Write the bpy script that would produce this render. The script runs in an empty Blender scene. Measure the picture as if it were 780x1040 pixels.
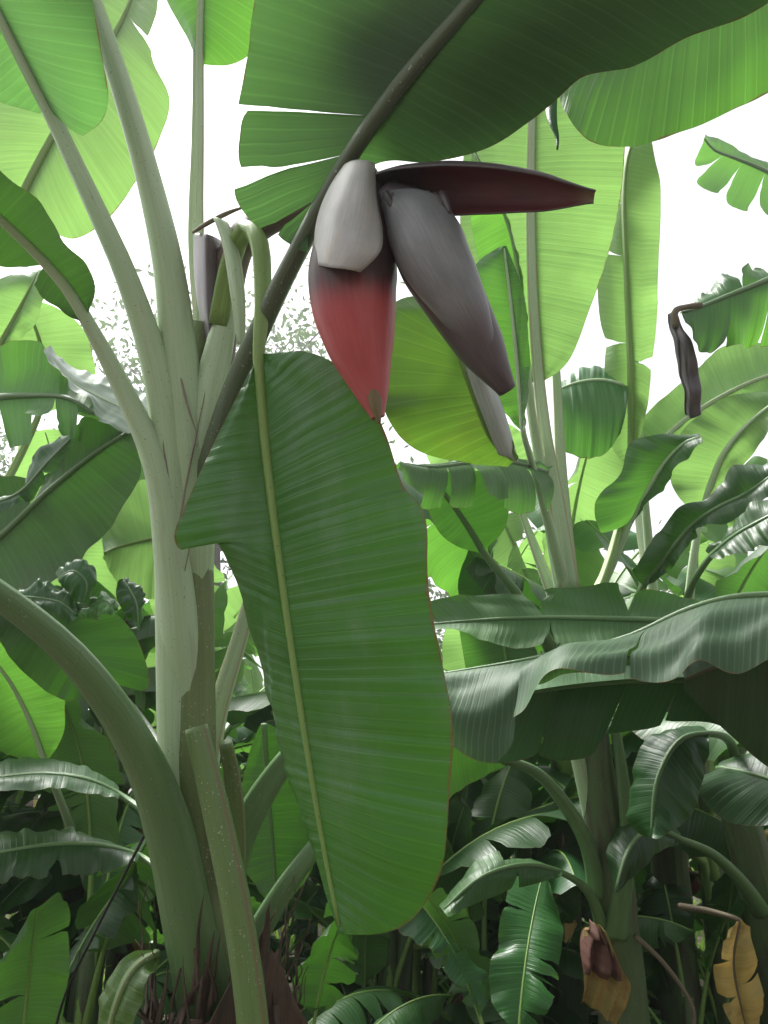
import bpy, math, random
import numpy as np
from mathutils import Vector

sc = bpy.context.scene
COL = sc.collection
R = math.radians

# ------------------------------------------------------------------ camera, sky, sun, exposure
F = 850.0                      # focal length in photo pixels (photo 780 x 1040)
PITCH = R(18.0)
CAM = np.array([0.0, 0.0, 1.6])
cd = bpy.data.cameras.new("camera")
cam = bpy.data.objects.new("camera", cd)
COL.objects.link(cam)
cam.location = CAM
cam.rotation_euler = (R(90) + PITCH, 0, 0)
cd.sensor_fit = 'VERTICAL'
cd.sensor_height = 36.0
cd.lens = F / 1040.0 * 36.0
cd.clip_end = 600.0
cd.clip_start = 0.05
sc.camera = cam

SUN_EL, SUN_AZ = R(60.0), R(-48.0)      # azimuth from +Y towards +X: high, behind the plants, to the left
w = bpy.data.worlds.new("World")
sc.world = w
w.use_nodes = True
nt = w.node_tree
bg = nt.nodes["Background"]
sky = nt.nodes.new("ShaderNodeTexSky")
sky.sky_type = 'NISHITA'
sky.sun_disc = False
sky.sun_elevation = SUN_EL
sky.sun_rotation = SUN_AZ
sky.air_density = 1.0
sky.dust_density = 4.0
sky.ozone_density = 1.0
hs = nt.nodes.new("ShaderNodeHueSaturation")
hs.inputs["Saturation"].default_value = 0.10
hs.inputs["Value"].default_value = 1.0
nt.links.new(sky.outputs[0], hs.inputs["Color"])
nt.links.new(hs.outputs[0], bg.inputs["Color"])
bg.inputs["Strength"].default_value = 0.105

sd = bpy.data.lights.new("sun", 'SUN')
sd.energy = 3.2
sd.angle = R(20)
sd.color = (1.0, 0.985, 0.94)
so = bpy.data.objects.new("sun", sd)
COL.objects.link(so)
sdir = Vector((math.sin(SUN_AZ) * math.cos(SUN_EL), math.cos(SUN_AZ) * math.cos(SUN_EL), math.sin(SUN_EL)))
so.rotation_euler = sdir.to_track_quat('Z', 'Y').to_euler()
so.location = (0, 0, 12)

sc.view_settings.view_transform = 'Standard'
sc.view_settings.look = 'None'
sc.view_settings.gamma = 1.0
sc.view_settings.use_curve_mapping = False
sc.view_settings.exposure = 1.55
sc.cycles.max_bounces = 16
sc.cycles.transmission_bounces = 12
sc.cycles.diffuse_bounces = 9
sc.cycles.glossy_bounces = 3
sc.cycles.use_denoising = True

# ------------------------------------------------------------------ helpers
FW = np.array([0, math.cos(PITCH), math.sin(PITCH)])
UP = np.array([0, -math.sin(PITCH), math.cos(PITCH)])
RT = np.array([1.0, 0, 0])
ZV = np.array([0, 0, 1.0])

def P(x, y, d):
    """point seen at photo pixel (x, y), d metres in front of the lens"""
    return CAM + d * (FW + (x - 390) / F * RT + (520 - y) / F * UP)

def H(pts, d=None):
    """list of (x,y) with depths, or of (x,y,d)"""
    if d is None:
        return np.array([P(*p) for p in pts])
    n = len(pts)
    if not isinstance(d, (tuple, list)):
        d = (d, d)
    dd = np.interp(np.linspace(0, 1, n), np.linspace(0, 1, len(d)), d)
    return np.array([P(p[0], p[1], q) for p, q in zip(pts, dd)])

def spline(pts, n, uniform=True):
    """smooth curve through pts, n samples evenly spaced by length"""
    p = np.asarray(pts, float)
    if len(p) == 2:
        t = np.linspace(0, 1, n)[:, None]
        return p[0] * (1 - t) + p[1] * t
    ch = np.sqrt(np.linalg.norm(np.diff(p, axis=0), axis=1)) + 1e-6
    k = np.concatenate([[0], np.cumsum(ch)])
    m = np.zeros_like(p)
    for i in range(1, len(p) - 1):
        h0, h1 = ch[i - 1], ch[i]
        m[i] = ((p[i] - p[i - 1]) / h0 * h1 + (p[i + 1] - p[i]) / h1 * h0) / (h0 + h1)
    m[0] = (p[1] - p[0]) / ch[0] * 1.5 - m[1] * .5
    m[-1] = (p[-1] - p[-2]) / ch[-1] * 1.5 - m[-2] * .5
    q = np.linspace(0, k[-1], max(200, n * 4))
    i = np.clip(np.searchsorted(k, q, side='right') - 1, 0, len(p) - 2)
    h = ch[i][:, None]
    t = ((q - k[i]) / ch[i])[:, None]
    c = ((2 * t**3 - 3 * t**2 + 1) * p[i] + (t**3 - 2 * t**2 + t) * h * m[i]
         + (-2 * t**3 + 3 * t**2) * p[i + 1] + (t**3 - t**2) * h * m[i + 1])
    L = np.concatenate([[0], np.cumsum(np.linalg.norm(np.diff(c, axis=0), axis=1))])
    u = np.linspace(0, L[-1], n)
    return np.stack([np.interp(u, L, c[:, j]) for j in range(c.shape[1])], 1)

def sample(c, t):
    """sample polyline c (evenly spaced) at params t in 0..1"""
    x = np.linspace(0, 1, len(c))
    return np.stack([np.interp(t, x, c[:, j]) for j in range(3)], -1)

def norm(v):
    return v / (np.linalg.norm(v, axis=-1, keepdims=True) + 1e-9)

def vnoise(t, seed, k=1.0):
    """smooth 1-D noise about -1..1"""
    r = np.random.RandomState(seed % 100000)
    a = r.uniform(-1, 1, 64)
    x = np.asarray(t, float) * k + 7.3
    i = np.floor(x).astype(int)
    f = x - i
    f = f * f * (3 - 2 * f)
    return a[i % 64] * (1 - f) + a[(i + 1) % 64] * f

ORG = {}

def props(o, label=None, category=None, group=None, kind=None):
    if label: o["label"] = label
    if category: o["category"] = category
    if group: o["group"] = group
    if kind: o["kind"] = kind
    return o

def empty(name, loc, label, category, group=None):
    o = bpy.data.objects.new(name, None)
    o.empty_display_size = 0.2
    COL.objects.link(o)
    o.location = tuple(loc)
    ORG[o.name] = np.array(loc, float)
    return props(o, label, category, group)

def mk(name, verts, faces, mat, parent=None, uv=None, uv2=None, smooth=True):
    v = np.asarray(verts, float)
    org = ORG.get(parent.name, np.zeros(3)) if parent else np.zeros(3)
    me = bpy.data.meshes.new(name)
    me.from_pydata((v - org).tolist(), [], [tuple(f) for f in faces])
    li = np.empty(len(me.loops), int)
    me.loops.foreach_get("vertex_index", li)
    for nm, u in (("UVMap", uv), ("leafpos", uv2)):
        if u is not None:
            l = me.uv_layers.new(name=nm)
            l.data.foreach_set("uv", np.asarray(u, np.float32)[li].ravel())
    if smooth:
        me.polygons.foreach_set("use_smooth", [True] * len(me.polygons))
    for m in (mat if isinstance(mat, (list, tuple)) else [mat]):
        me.materials.append(m)
    me.update()
    o = bpy.data.objects.new(name, me)
    COL.objects.link(o)
    if parent:
        o.parent = parent
    ORG[o.name] = org
    return o

def frames(c, up=None):
    T = norm(np.gradient(c, axis=0))
    a = up if up is not None else (np.array([0, 0, 1.]) if abs(T[0][2]) < .9 else np.array([0, -1., 0]))
    N = np.zeros_like(c)
    for i in range(len(c)):
        a = a - T[i] * np.dot(a, T[i])
        a = a / (np.linalg.norm(a) + 1e-9)
        N[i] = a
    return T, N, np.cross(T, N)

def tube_data(path, radii, n=40, k=14, groove=0.0, up=None, flat=1.0, wob=0.0, seed=0, cap=True, ridge=None):
    c = spline(path, n)
    r = np.interp(np.linspace(0, 1, n), np.linspace(0, 1, len(radii)), radii)
    T, N, B = frames(c, up)
    L = np.concatenate([[0], np.cumsum(np.linalg.norm(np.diff(c, axis=0), axis=1))])
    a = np.linspace(0, 2 * math.pi, k + 1)
    V, UV = [], []
    for i in range(n):
        rr = np.full(k + 1, r[i])
        if groove:
            d = np.minimum(a, 2 * math.pi - a)
            g = groove[min(i * len(groove) // n, len(groove) - 1)] if isinstance(groove, (list, tuple)) else groove
            rr = rr * (1 - g * np.exp(-(d / .55)**2) + .25 * g * np.exp(-((d - .95) / .35)**2))
        if wob:
            rr = rr * (1 + wob * vnoise(L[i] * 6 + np.cos(a) * 1.3 + np.sin(a) * .7, seed))
        if ridge:
            rr = rr * ridge(L[i], a)
        V.append(c[i] + N[i] * (np.cos(a) * rr)[:, None] + B[i] * (np.sin(a) * rr * flat)[:, None])
        UV.append(np.stack([np.full(k + 1, L[i]), a / (2 * math.pi)], 1))
    V = np.concatenate(V); UV = np.concatenate(UV)
    Fc = []
    s = k + 1
    for i in range(n - 1):
        for j in range(k):
            Fc.append((i * s + j, i * s + j + 1, (i + 1) * s + j + 1, (i + 1) * s + j))
    if cap:
        for i, q in ((0, 1), (n - 1, 0)):
            V = np.vstack([V, c[i][None]])
            UV = np.vstack([UV, [[L[i], .5]]])
            m = len(V) - 1
            for j in range(k):
                f = (m, i * s + j + 1, i * s + j) if q else (m, i * s + j, i * s + j + 1)
                Fc.append(f)
    return V, Fc, UV

def tube(name, path, radii, mat, parent=None, **kw):
    V, Fc, UV = tube_data(path, radii, **kw)
    return mk(name, V, Fc, mat, parent, UV)

def blade_data(mid, left, right, n=60, m=9, bulge=(.06, .06), tears=((), ()), gap=.05, drop=0.12,
               corr=.0009, lam=.05, wave=.012, wk=7, und=.005, seed=0, up=ZV, base_gap=0.0):
    """leaf blade: midrib curve with a left and a right edge; torn along the side veins at tears"""
    rng = np.random.RandomState(seed % 99991)
    mc = spline(mid, 160)
    ml = np.linalg.norm(np.diff(mc, axis=0), axis=1).sum()
    Tm = norm(np.gradient(mc, axis=0))
    V, UV, U2, Fc = [], [], [], []
    base = 0
    for si, (ed, sg) in enumerate(((left, -1), (right, 1))):
        if ed is None:
            continue
        ec = spline(ed, 160)
        cuts = [0.0] + sorted(tears[si]) + [1.0]
        for q in range(len(cuts) - 1):
            t0, t1 = cuts[q], cuts[q + 1]
            ni = max(4, int(round(n * (t1 - t0))) + 1)
            tt = np.linspace(t0, t1, ni)
            ss = np.linspace(0, 1, m)
            tg, sgd = np.meshgrid(tt, ss, indexing='ij')
            ctr = .5 * (t0 + t1)
            g0 = gap * rng.uniform(.3, 1.3) if q > 0 else 0.0
            g1 = gap * rng.uniform(.3, 1.3) if q < len(cuts) - 2 else 0.0
            half = max(1e-3, (t1 - t0) / 2)
            g0 = min(g0, half * .8); g1 = min(g1, half * .8)
            fr = (tg - t0) / (t1 - t0)
            ts = tg + (g0 * (1 - fr) * (1 + .55 * vnoise(sgd, seed + q * 7 + si, 7)) - g1 * fr * (1 + .55 * vnoise(sgd, seed + q * 7 + 3 + si, 7))) * sgd**1.3
            a = sample(mc, tg)
            b = sample(ec, ts)
            rd = np.zeros_like(fr)
            kk = min(.13, half * ml * .5 / 1.0)
            if q > 0: rd = rd + np.clip(1 - fr * 2, 0, 1)**3.5 * rng.uniform(.5, 1.4)
            if q < len(cuts) - 2: rd = rd + np.clip(fr * 2 - 1, 0, 1)**3.5 * rng.uniform(.5, 1.4)
            b = a + (b - a) * (1 - kk * 1.1 * rd)[..., None]
            d = b - a
            T = sample(Tm, tg)
            N = norm(np.cross(d, T) * sg)
            flip = (N * up).sum(-1).mean() < 0
            if flip:
                N = -N
            wd = np.linalg.norm(d, axis=-1)
            s1 = sgd[..., None]
            off = bulge[si] * 4 * sgd * (1 - sgd) * wd
            dr = (rng.uniform(-1, .35) * drop if (q > 0 or q < len(cuts) - 2) else 0.0)
            off = off + dr * wd * sgd**1.6
            off = off + corr * np.sin(2 * math.pi * (tg * ml / lam) + 3 * vnoise(tg, seed + 5, 9)) * np.clip(sgd * 6, 0, 1) * (.6 + .6 * vnoise(tg * 1.0, seed + 9 + si, 14))
            off = off + wave * (vnoise(tg, seed + 11 + si, wk) + .5 * vnoise(tg, seed + 21 + si, wk * 2.7)) * sgd**1.7
            und_ = (vnoise(tg * 1.0 + .35 * sgd, seed + 31, 4.5) + .6 * vnoise(tg * 1.0 - .5 * sgd, seed + 37 + si, 9)) * np.sin(np.pi * np.clip(sgd * .8, 0, 1))
            off = off + und * und_
            p = a + d * s1 + N * off[..., None]
            nv = ni * m
            V.append(p.reshape(-1, 3))
            UV.append(np.stack([tg * ml, sg * sgd * wd], -1).reshape(-1, 2))
            ed_t = np.ones_like(sgd)
            if q > 0: ed_t = np.minimum(ed_t, np.where(sgd > .25, fr * (t1 - t0) * ml / .02, 1))
            if q < len(cuts) - 2: ed_t = np.minimum(ed_t, np.where(sgd > .25, (1 - fr) * (t1 - t0) * ml / .02, 1))
            U2.append(np.stack([tg, np.maximum(sgd, 1 - .06 * np.clip(ed_t, 0, 1))* 1.0], -1).reshape(-1, 2) if False else np.stack([tg, sgd], -1).reshape(-1, 2))
            rev = (sg > 0)
            # winding so that the face normal follows N
            w0 = np.cross(p[1, 1] - p[0, 1], p[0, min(2, m - 1)] - p[0, 1])
            i0, j0 = ni // 2, m // 2
            w0 = np.cross(p[min(i0 + 1, ni - 1), j0] - p[i0, j0], p[i0, min(j0 + 1, m - 1)] - p[i0, j0])
            pos = np.dot(w0, N[i0, j0]) > 0
            for i in range(ni - 1):
                for j in range(m - 1):
                    A = base + i * m + j; B_ = base + (i + 1) * m + j
                    Fc.append((A, B_, B_ + 1, A + 1) if pos else (A, A + 1, B_ + 1, B_))
            base += nv
    return np.concatenate(V), Fc, np.concatenate(UV), np.concatenate(U2), mc

def leaf(parent, mid, left, right, mat, ribmat, rib=(.012, .003), petiole=None, pet_r=None, name="leaf", ribup=None,
         ribn=None, label=None, ribside=-1, up=ZV, **kw):
    """a leaf part: blade mesh with its midrib (and stalk) as a sub-part"""
    V, Fc, UV, U2, mc = blade_data(mid, left, right, up=up, **kw)
    o = mk(name, V, Fc, mat, parent, UV, U2)
    if label: o["label"] = label
    nn = 50
    path = [mc[0], *mc[8:-4:8], mc[-3]]
    rr = list(np.linspace(rib[0], rib[1], len(path)))
    if petiole is not None:
        pp = list(petiole)
        if np.linalg.norm(pp[-1] - path[0]) < .02: path = path[1:]; rr = rr[1:]
        path = pp + path
        rr = list(np.interp(np.linspace(0, 1, len(pp)), np.linspace(0, 1, len(pet_r)), pet_r)) + rr
    # resample radii by length
    c = np.array(path)
    L = np.concatenate([[0], np.cumsum(np.linalg.norm(np.diff(c, axis=0), axis=1))]); L /= L[-1]
    rad = list(np.interp(np.linspace(0, 1, 40), L, rr))
    u = ribup if ribup is not None else None
    tube("midrib", path, rad, ribmat, o, n=ribn or (44 if petiole is not None else 30), k=12, groove=.35, up=u)
    return o

# ------------------------------------------------------------------ materials
def nmat(name):
    m = bpy.data.materials.new(name)
    m.use_nodes = True
    t = m.node_tree
    t.nodes.clear()
    out = t.nodes.new("ShaderNodeOutputMaterial")
    return m, t, out

def N_(t, typ, **kw):
    n = t.nodes.new(typ)
    for k, v in kw.items():
        if k.startswith("_"):
            setattr(n, k[1:], v)
        else:
            key = k.replace("__", " ")
            n.inputs[key].default_value = v
    return n

def math_(t, op, a, b=None, c=None, clamp=False):
    n = t.nodes.new("ShaderNodeMath"); n.operation = op; n.use_clamp = clamp
    for i, x in enumerate((a, b, c)):
        if x is None: continue
        if isinstance(x, (int, float)): n.inputs[i].default_value = x
        else: t.links.new(x, n.inputs[i])
    return n.outputs[0]

def mix_(t, fac, a, b, mode='MIX'):
    n = t.nodes.new("ShaderNodeMix"); n.data_type = 'RGBA'; n.blend_type = mode
    for i, x in ((0, fac), (6, a), (7, b)):
        if isinstance(x, (int, float)): n.inputs[i].default_value = x
        elif isinstance(x, tuple): n.inputs[i].default_value = (*x, 1)
        else: t.links.new(x, n.inputs[i])
    return n.outputs[2]

def ramp_(t, fac, stops):
    n = t.nodes.new("ShaderNodeValToRGB")
    cr = n.color_ramp
    while len(cr.elements) < len(stops): cr.elements.new(.5)
    for e, (p, c) in zip(cr.elements, stops):
        e.position = p; e.color = (*c, 1) if isinstance(c, tuple) else (c, c, c, 1)
    t.links.new(fac, n.inputs[0])
    return n.outputs[0]

def leaf_mat(name, top, under, trans, tfac=.42, rough=.38, vein=.35, fine=95, patch=.0, spots=False, edge=.5, bump=.4, rib_=.15):
    m, t, out = nmat(name)
    L = t.links
    uv = N_(t, "ShaderNodeUVMap", _uv_map="UVMap")
    sx = N_(t, "ShaderNodeSeparateXYZ"); L.new(uv.outputs[0], sx.inputs[0])
    lp = N_(t, "ShaderNodeUVMap", _uv_map="leafpos")
    sl = N_(t, "ShaderNodeSeparateXYZ"); L.new(lp.outputs[0], sl.inputs[0])
    oi = N_(t, "ShaderNodeObjectInfo")
    rnd = oi.outputs["Random"]
    av = math_(t, 'ABSOLUTE', sx.outputs[1])
    offs = math_(t, 'MULTIPLY', rnd, 37.0)
    def streak(ku, kv, det):
        cx = N_(t, "ShaderNodeCombineXYZ")
        L.new(math_(t, 'MULTIPLY', sx.outputs[0], ku), cx.inputs[0])
        L.new(math_(t, 'MULTIPLY', sx.outputs[1], kv), cx.inputs[1])
        L.new(offs, cx.inputs[2])
        n = N_(t, "ShaderNodeTexNoise", Scale=1.0, Detail=det, Roughness=.6)
        L.new(cx.outputs[0], n.inputs["Vector"])
        return n.outputs[0]
    f1 = streak(fine * 1.6, 2.0, 2)         # fine side veins
    f2 = streak(24, 1.2, 2)                 # broad ribs
    f3 = streak(3.0, 4.0, 3)                # patches
    wv = math_(t, 'ADD', math_(t, 'MULTIPLY', sx.outputs[0], 2 * math.pi / .021), math_(t, 'MULTIPLY', f2, 7.0))
    pale = math_(t, 'POWER', math_(t, 'ADD', math_(t, 'MULTIPLY', math_(t, 'SINE', wv), .5), .5), 18.0)
    wv2 = math_(t, 'ADD', math_(t, 'MULTIPLY', sx.outputs[0], 2 * math.pi / .024), math_(t, 'MULTIPLY', f2, 4.0))
    soft = math_(t, 'MULTIPLY', math_(t, 'SINE', wv2), math_(t, 'ADD', f3, .1))
    h = math_(t, 'ADD', math_(t, 'ADD', math_(t, 'MULTIPLY', f1, .35), math_(t, 'MULTIPLY', soft, rib_)), math_(t, 'ADD', math_(t, 'MULTIPLY', f2, .6), math_(t, 'MULTIPLY', pale, -.2)))
    # colour
    def var(c, k): return tuple(min(1, x * k) for x in c)
    k1 = math_(t, 'ADD', math_(t, 'MULTIPLY', f1, .5), math_(t, 'ADD', math_(t, 'MULTIPLY', f2, .5), math_(t, 'MULTIPLY', f3, .6)))
    k1 = math_(t, 'SUBTRACT', k1, .3, clamp=True)
    ct = mix_(t, k1, var(top, .62), var(top, 1.4))
    ct = mix_(t, math_(t, 'MULTIPLY', pale, vein), ct, tuple(min(1, x * 1.5 + .03) for x in top))
    cu = mix_(t, k1, var(under, .75), var(under, 1.25))
    cu = mix_(t, math_(t, 'MULTIPLY', pale, vein), cu, tuple(min(1, x * 1.4 + .02) for x in under))
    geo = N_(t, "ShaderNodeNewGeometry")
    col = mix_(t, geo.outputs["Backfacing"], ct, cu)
    tc = mix_(t, k1, var(trans, .65), var(trans, 1.25))
    tc = mix_(t, math_(t, 'MULTIPLY', pale, vein * .8), tc, var(trans, 1.5))
    # per-leaf variation
    hv = N_(t, "ShaderNodeHueSaturation")
    L.new(math_(t, 'ADD', math_(t, 'MULTIPLY', rnd, .03), .485), hv.inputs["Hue"])
    L.new(math_(t, 'ADD', math_(t, 'MULTIPLY', math_(t, 'FRACT', math_(t, 'MULTIPLY', rnd, 7.3)), .5), .75), hv.inputs["Value"])
    L.new(col, hv.inputs["Color"]); col = hv.outputs[0]
    # dry brown margin and yellow-brown flecks
    en = streak(30, 9, 3)
    eg = math_(t, 'GREATER_THAN', math_(t, 'ADD', sl.outputs[1], math_(t, 'MULTIPLY', math_(t, 'SUBTRACT', en, .5), .05)), 1.0 - .012 * edge)
    fl = math_(t, 'GREATER_THAN', streak(60, 40, 2), .80)
    eg = math_(t, 'MAXIMUM', math_(t, 'MULTIPLY', eg, .8), math_(t, 'MULTIPLY', fl, .5))
    col = mix_(t, eg, col, (.16, .095, .035))
    tc = mix_(t, eg, tc, (.10, .05, .015))
    if patch:
        pn = math_(t, 'MULTIPLY', math_(t, 'SUBTRACT', streak(9, 5, 4), .52, clamp=True), 6.0, clamp=True)
        col = mix_(t, math_(t, 'MULTIPLY', pn, patch), col, (.20, .10, .03))
        tc = mix_(t, math_(t, 'MULTIPLY', pn, patch), tc, (.18, .07, .015))
    if spots:   # grey film, painting its sheen into the colour, and droplets
        dn = N_(t, "ShaderNodeTexNoise", Scale=150.0, Detail=1.0)
        L.new(uv.outputs[0], dn.inputs["Vector"])
        film = streak(3.2, 7, 5)
        sp = math_(t, 'MULTIPLY', math_(t, 'GREATER_THAN', dn.outputs[0], .72), math_(t, 'GREATER_THAN', film, .60))
        col = mix_(t, math_(t, 'MULTIPLY', sp, .45), col, (.4, .45, .4))
        fm = math_(t, 'MULTIPLY', math_(t, 'SUBTRACT', film, .48, clamp=True), 2.2, clamp=True)
        col = mix_(t, fm, col, (.15, .21, .16))
    bmp = N_(t, "ShaderNodeBump", Strength=bump, Distance=.006)
    L.new(h, bmp.inputs["Height"])
    pb = N_(t, "ShaderNodeBsdfPrincipled")
    L.new(col, pb.inputs["Base Color"])
    L.new(bmp.outputs[0], pb.inputs["Normal"])
    rg = math_(t, 'ADD', math_(t, 'ADD', rough, math_(t, 'MULTIPLY', geo.outputs["Backfacing"], .2)), math_(t, 'MULTIPLY', math_(t, 'SUBTRACT', f3, .5), .3))
    L.new(rg, pb.inputs["Roughness"])
    pb.inputs["Specular IOR Level"].default_value = .5
    tr = N_(t, "ShaderNodeBsdfTranslucent")
    L.new(tc, tr.inputs["Color"]); L.new(bmp.outputs[0], tr.inputs["Normal"])
    mx = N_(t, "ShaderNodeMixShader", Fac=tfac)
    L.new(pb.outputs[0], mx.inputs[1]); L.new(tr.outputs[0], mx.inputs[2])
    L.new(mx.outputs[0], out.inputs[0])
    return m

def stalk_mat(name, c0, c1, blot=(.10, .055, .05), blot_amt=.5, wax=.3, rough=.5, ring=True, speck=.5, groove=None, thresh=.55):
    m, t, out = nmat(name)
    L = t.links
    uv = N_(t, "ShaderNodeUVMap", _uv_map="UVMap")
    sx = N_(t, "ShaderNodeSeparateXYZ"); L.new(uv.outputs[0], sx.inputs[0])
    geo = N_(t, "ShaderNodeNewGeometry")
    oi = N_(t, "ShaderNodeObjectInfo")
    tcn = N_(t, "ShaderNodeTexCoord")
    ang = math_(t, 'MULTIPLY', sx.outputs[1], 2 * math.pi)
    cx = N_(t, "ShaderNodeCombineXYZ")
    L.new(math_(t, 'COSINE', ang), cx.inputs[0]); L.new(math_(t, 'SINE', ang), cx.inputs[1])
    L.new(math_(t, 'ADD', math_(t, 'MULTIPLY', sx.outputs[0], 1.0), math_(t, 'MULTIPLY', oi.outputs["Random"], 9.0)), cx.inputs[2])
    def nz(sxy, sz, det, rough_=.55):
        mp = N_(t, "ShaderNodeMapping"); mp.inputs["Scale"].default_value = (sxy, sxy, sz)
        L.new(cx.outputs[0], mp.inputs[0])
        n = N_(t, "ShaderNodeTexNoise", Scale=1.0, Detail=det, Roughness=rough_)
        L.new(mp.outputs[0], n.inputs["Vector"])
        return n.outputs[0]
    long_ = nz(7, 1.6, 3)
    fine = nz(26, 3, 2)
    big = nz(1.3, 3.5, 4)
    col = mix_(t, long_, c0, c1)
    col = mix_(t, math_(t, 'MULTIPLY', math_(t, 'SUBTRACT', fine, .35, clamp=True), .7), col, tuple(x * .6 for x in c0))
    bl = math_(t, 'MULTIPLY', math_(t, 'MULTIPLY', math_(t, 'SUBTRACT', math_(t, 'ADD', math_(t, 'MULTIPLY', big, .75), math_(t, 'MULTIPLY', long_, .25)), thresh, clamp=True), 7.0, clamp=True), blot_amt)
    col = mix_(t, bl, col, blot)
    wx = math_(t, 'MULTIPLY', nz(2.2, 5, 5), wax)
    col = mix_(t, wx, col, (.56, .64, .52))
    if groove:
        d = math_(t, 'MINIMUM', sx.outputs[1], math_(t, 'SUBTRACT', 1.0, sx.outputs[1]))
        e = math_(t, 'POWER', 2.7183, math_(t, 'MULTIPLY', math_(t, 'POWER', math_(t, 'DIVIDE', math_(t, 'SUBTRACT', d, .15), .022), 2.0), -1.0))
        col = mix_(t, math_(t, 'MULTIPLY', e, .7), col, groove)
    ob = N_(t, "ShaderNodeTexNoise", Scale=170.0, Detail=1.0)
    L.new(tcn.outputs["Object"], ob.inputs["Vector"])
    o2 = N_(t, "ShaderNodeTexNoise", Scale=9.0, Detail=2.0)
    L.new(tcn.outputs["Object"], o2.inputs["Vector"])
    sp = math_(t, 'MULTIPLY', math_(t, 'GREATER_THAN', ob.outputs[0], .70), math_(t, 'GREATER_THAN', o2.outputs[0], .5))
    col = mix_(t, math_(t, 'MULTIPLY', sp, speck), col, (.55, .58, .52))
    dk = math_(t, 'LESS_THAN', ob.outputs[0], .27)
    col = mix_(t, math_(t, 'MULTIPLY', dk, .5), col, (.05, .035, .025))
    bmp = N_(t, "ShaderNodeBump", Strength=.35, Distance=.004)
    L.new(math_(t, 'ADD', long_, math_(t, 'MULTIPLY', fine, .4)), bmp.inputs["Height"])
    pb = N_(t, "ShaderNodeBsdfPrincipled", Roughness=rough)
    L.new(col, pb.inputs["Base Color"]); L.new(bmp.outputs[0], pb.inputs["Normal"])
    pb.inputs["Subsurface Weight"].default_value = 0.0
    L.new(pb.outputs[0], out.inputs[0])
    return m

LM = {
 'main':  leaf_mat("leaf_main", (.038, .138, .024), (.08, .15, .055), (.08, .25, .02), tfac=.15, rough=.40, vein=.22, spots=True, bump=.5, edge=1.0, rib_=.42),
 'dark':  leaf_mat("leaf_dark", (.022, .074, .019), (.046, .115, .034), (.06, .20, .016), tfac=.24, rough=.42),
 'mid':   leaf_mat("leaf_mid", (.036, .112, .025), (.085, .19, .06), (.13, .36, .035), tfac=.38, rough=.36),
 'young': leaf_mat("leaf_young", (.06, .155, .030), (.115, .23, .065), (.23, .43, .10), tfac=.47, rough=.4, vein=.25),
 'back':  leaf_mat("leaf_back", (.034, .102, .028), (.07, .16, .05), (.10, .29, .03), tfac=.3, rough=.46),
 'matte': leaf_mat("leaf_matte", (.042, .088, .036), (.06, .12, .045), (.09, .22, .035), tfac=.2, rough=.6, vein=.8, bump=.25),
 'blocker':   leaf_mat("leaf_blocker", (.03, .07, .026), (.045, .08, .035), (.05, .12, .02), tfac=.03, rough=.45),  # nearly opaque, for the added leaf that blocks light
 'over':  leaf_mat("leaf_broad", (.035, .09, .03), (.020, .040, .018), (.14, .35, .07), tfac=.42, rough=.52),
 'dry':   leaf_mat("leaf_dry", (.40, .29, .10), (.38, .27, .10), (.45, .28, .07), tfac=.3, rough=.7, patch=.6, vein=.1),
 'yellow': leaf_mat("leaf_yellowing", (.06, .135, .03), (.09, .165, .05), (.14, .30, .025), tfac=.36, rough=.42, patch=.12),
 'brown': leaf_mat("leaf_brown", (.12, .055, .035), (.13, .065, .045), (.2, .07, .03), tfac=.2, rough=.75, vein=.1),
}
SM = {
 'pale': stalk_mat("stalk_pale", (.31, .45, .23), (.47, .60, .39), blot=(.22, .17, .15), blot_amt=.5, wax=.3, thresh=.56, groove=(.3, .2, .1)),
 'hero_stem': stalk_mat("pseudostem_pale", (.085, .125, .03), (.19, .25, .085), blot=(.075, .055, .035), blot_amt=.6, wax=.12, thresh=.52),
 'green': stalk_mat("stalk_green", (.055, .135, .035), (.115, .22, .07), blot=(.09, .10, .05), blot_amt=.3, wax=.09, speck=.2, rough=.32),
 'cut': stalk_mat("stalk_cut", (.075, .145, .032), (.125, .205, .058), blot=(.11, .09, .045), blot_amt=.25, wax=.06, rough=.45, groove=(.16, .085, .05), speck=.4),
 'dark': stalk_mat("stalk_dark", (.045, .075, .032), (.08, .11, .05), blot=(.06, .045, .04), blot_amt=.5, wax=.06, rough=.45),
 'rib': stalk_mat("midrib_yellow", (.15, .27, .05), (.23, .36, .09), blot_amt=.1, wax=.04, speck=.1),
 'stem': stalk_mat("pseudostem_green", (.05, .095, .028), (.10, .16, .055), blot=(.05, .03, .025), blot_amt=.75, wax=.06, thresh=.47, speck=.15),
 'brown': stalk_mat("stalk_brown", (.085, .055, .03), (.16, .11, .06), blot=(.04, .025, .016), blot_amt=.6, wax=.12, rough=.7),
 'margin': stalk_mat("sheath_margin", (.20, .14, .12), (.28, .22, .17), blot=(.12, .08, .08), blot_amt=.6, wax=.2, rough=.7),
 'peduncle': stalk_mat("flower_stalk_purple", (.065, .024, .026), (.125, .055, .048), blot=(.05, .02, .022), blot_amt=.7, wax=.15, rough=.55),
}

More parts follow.
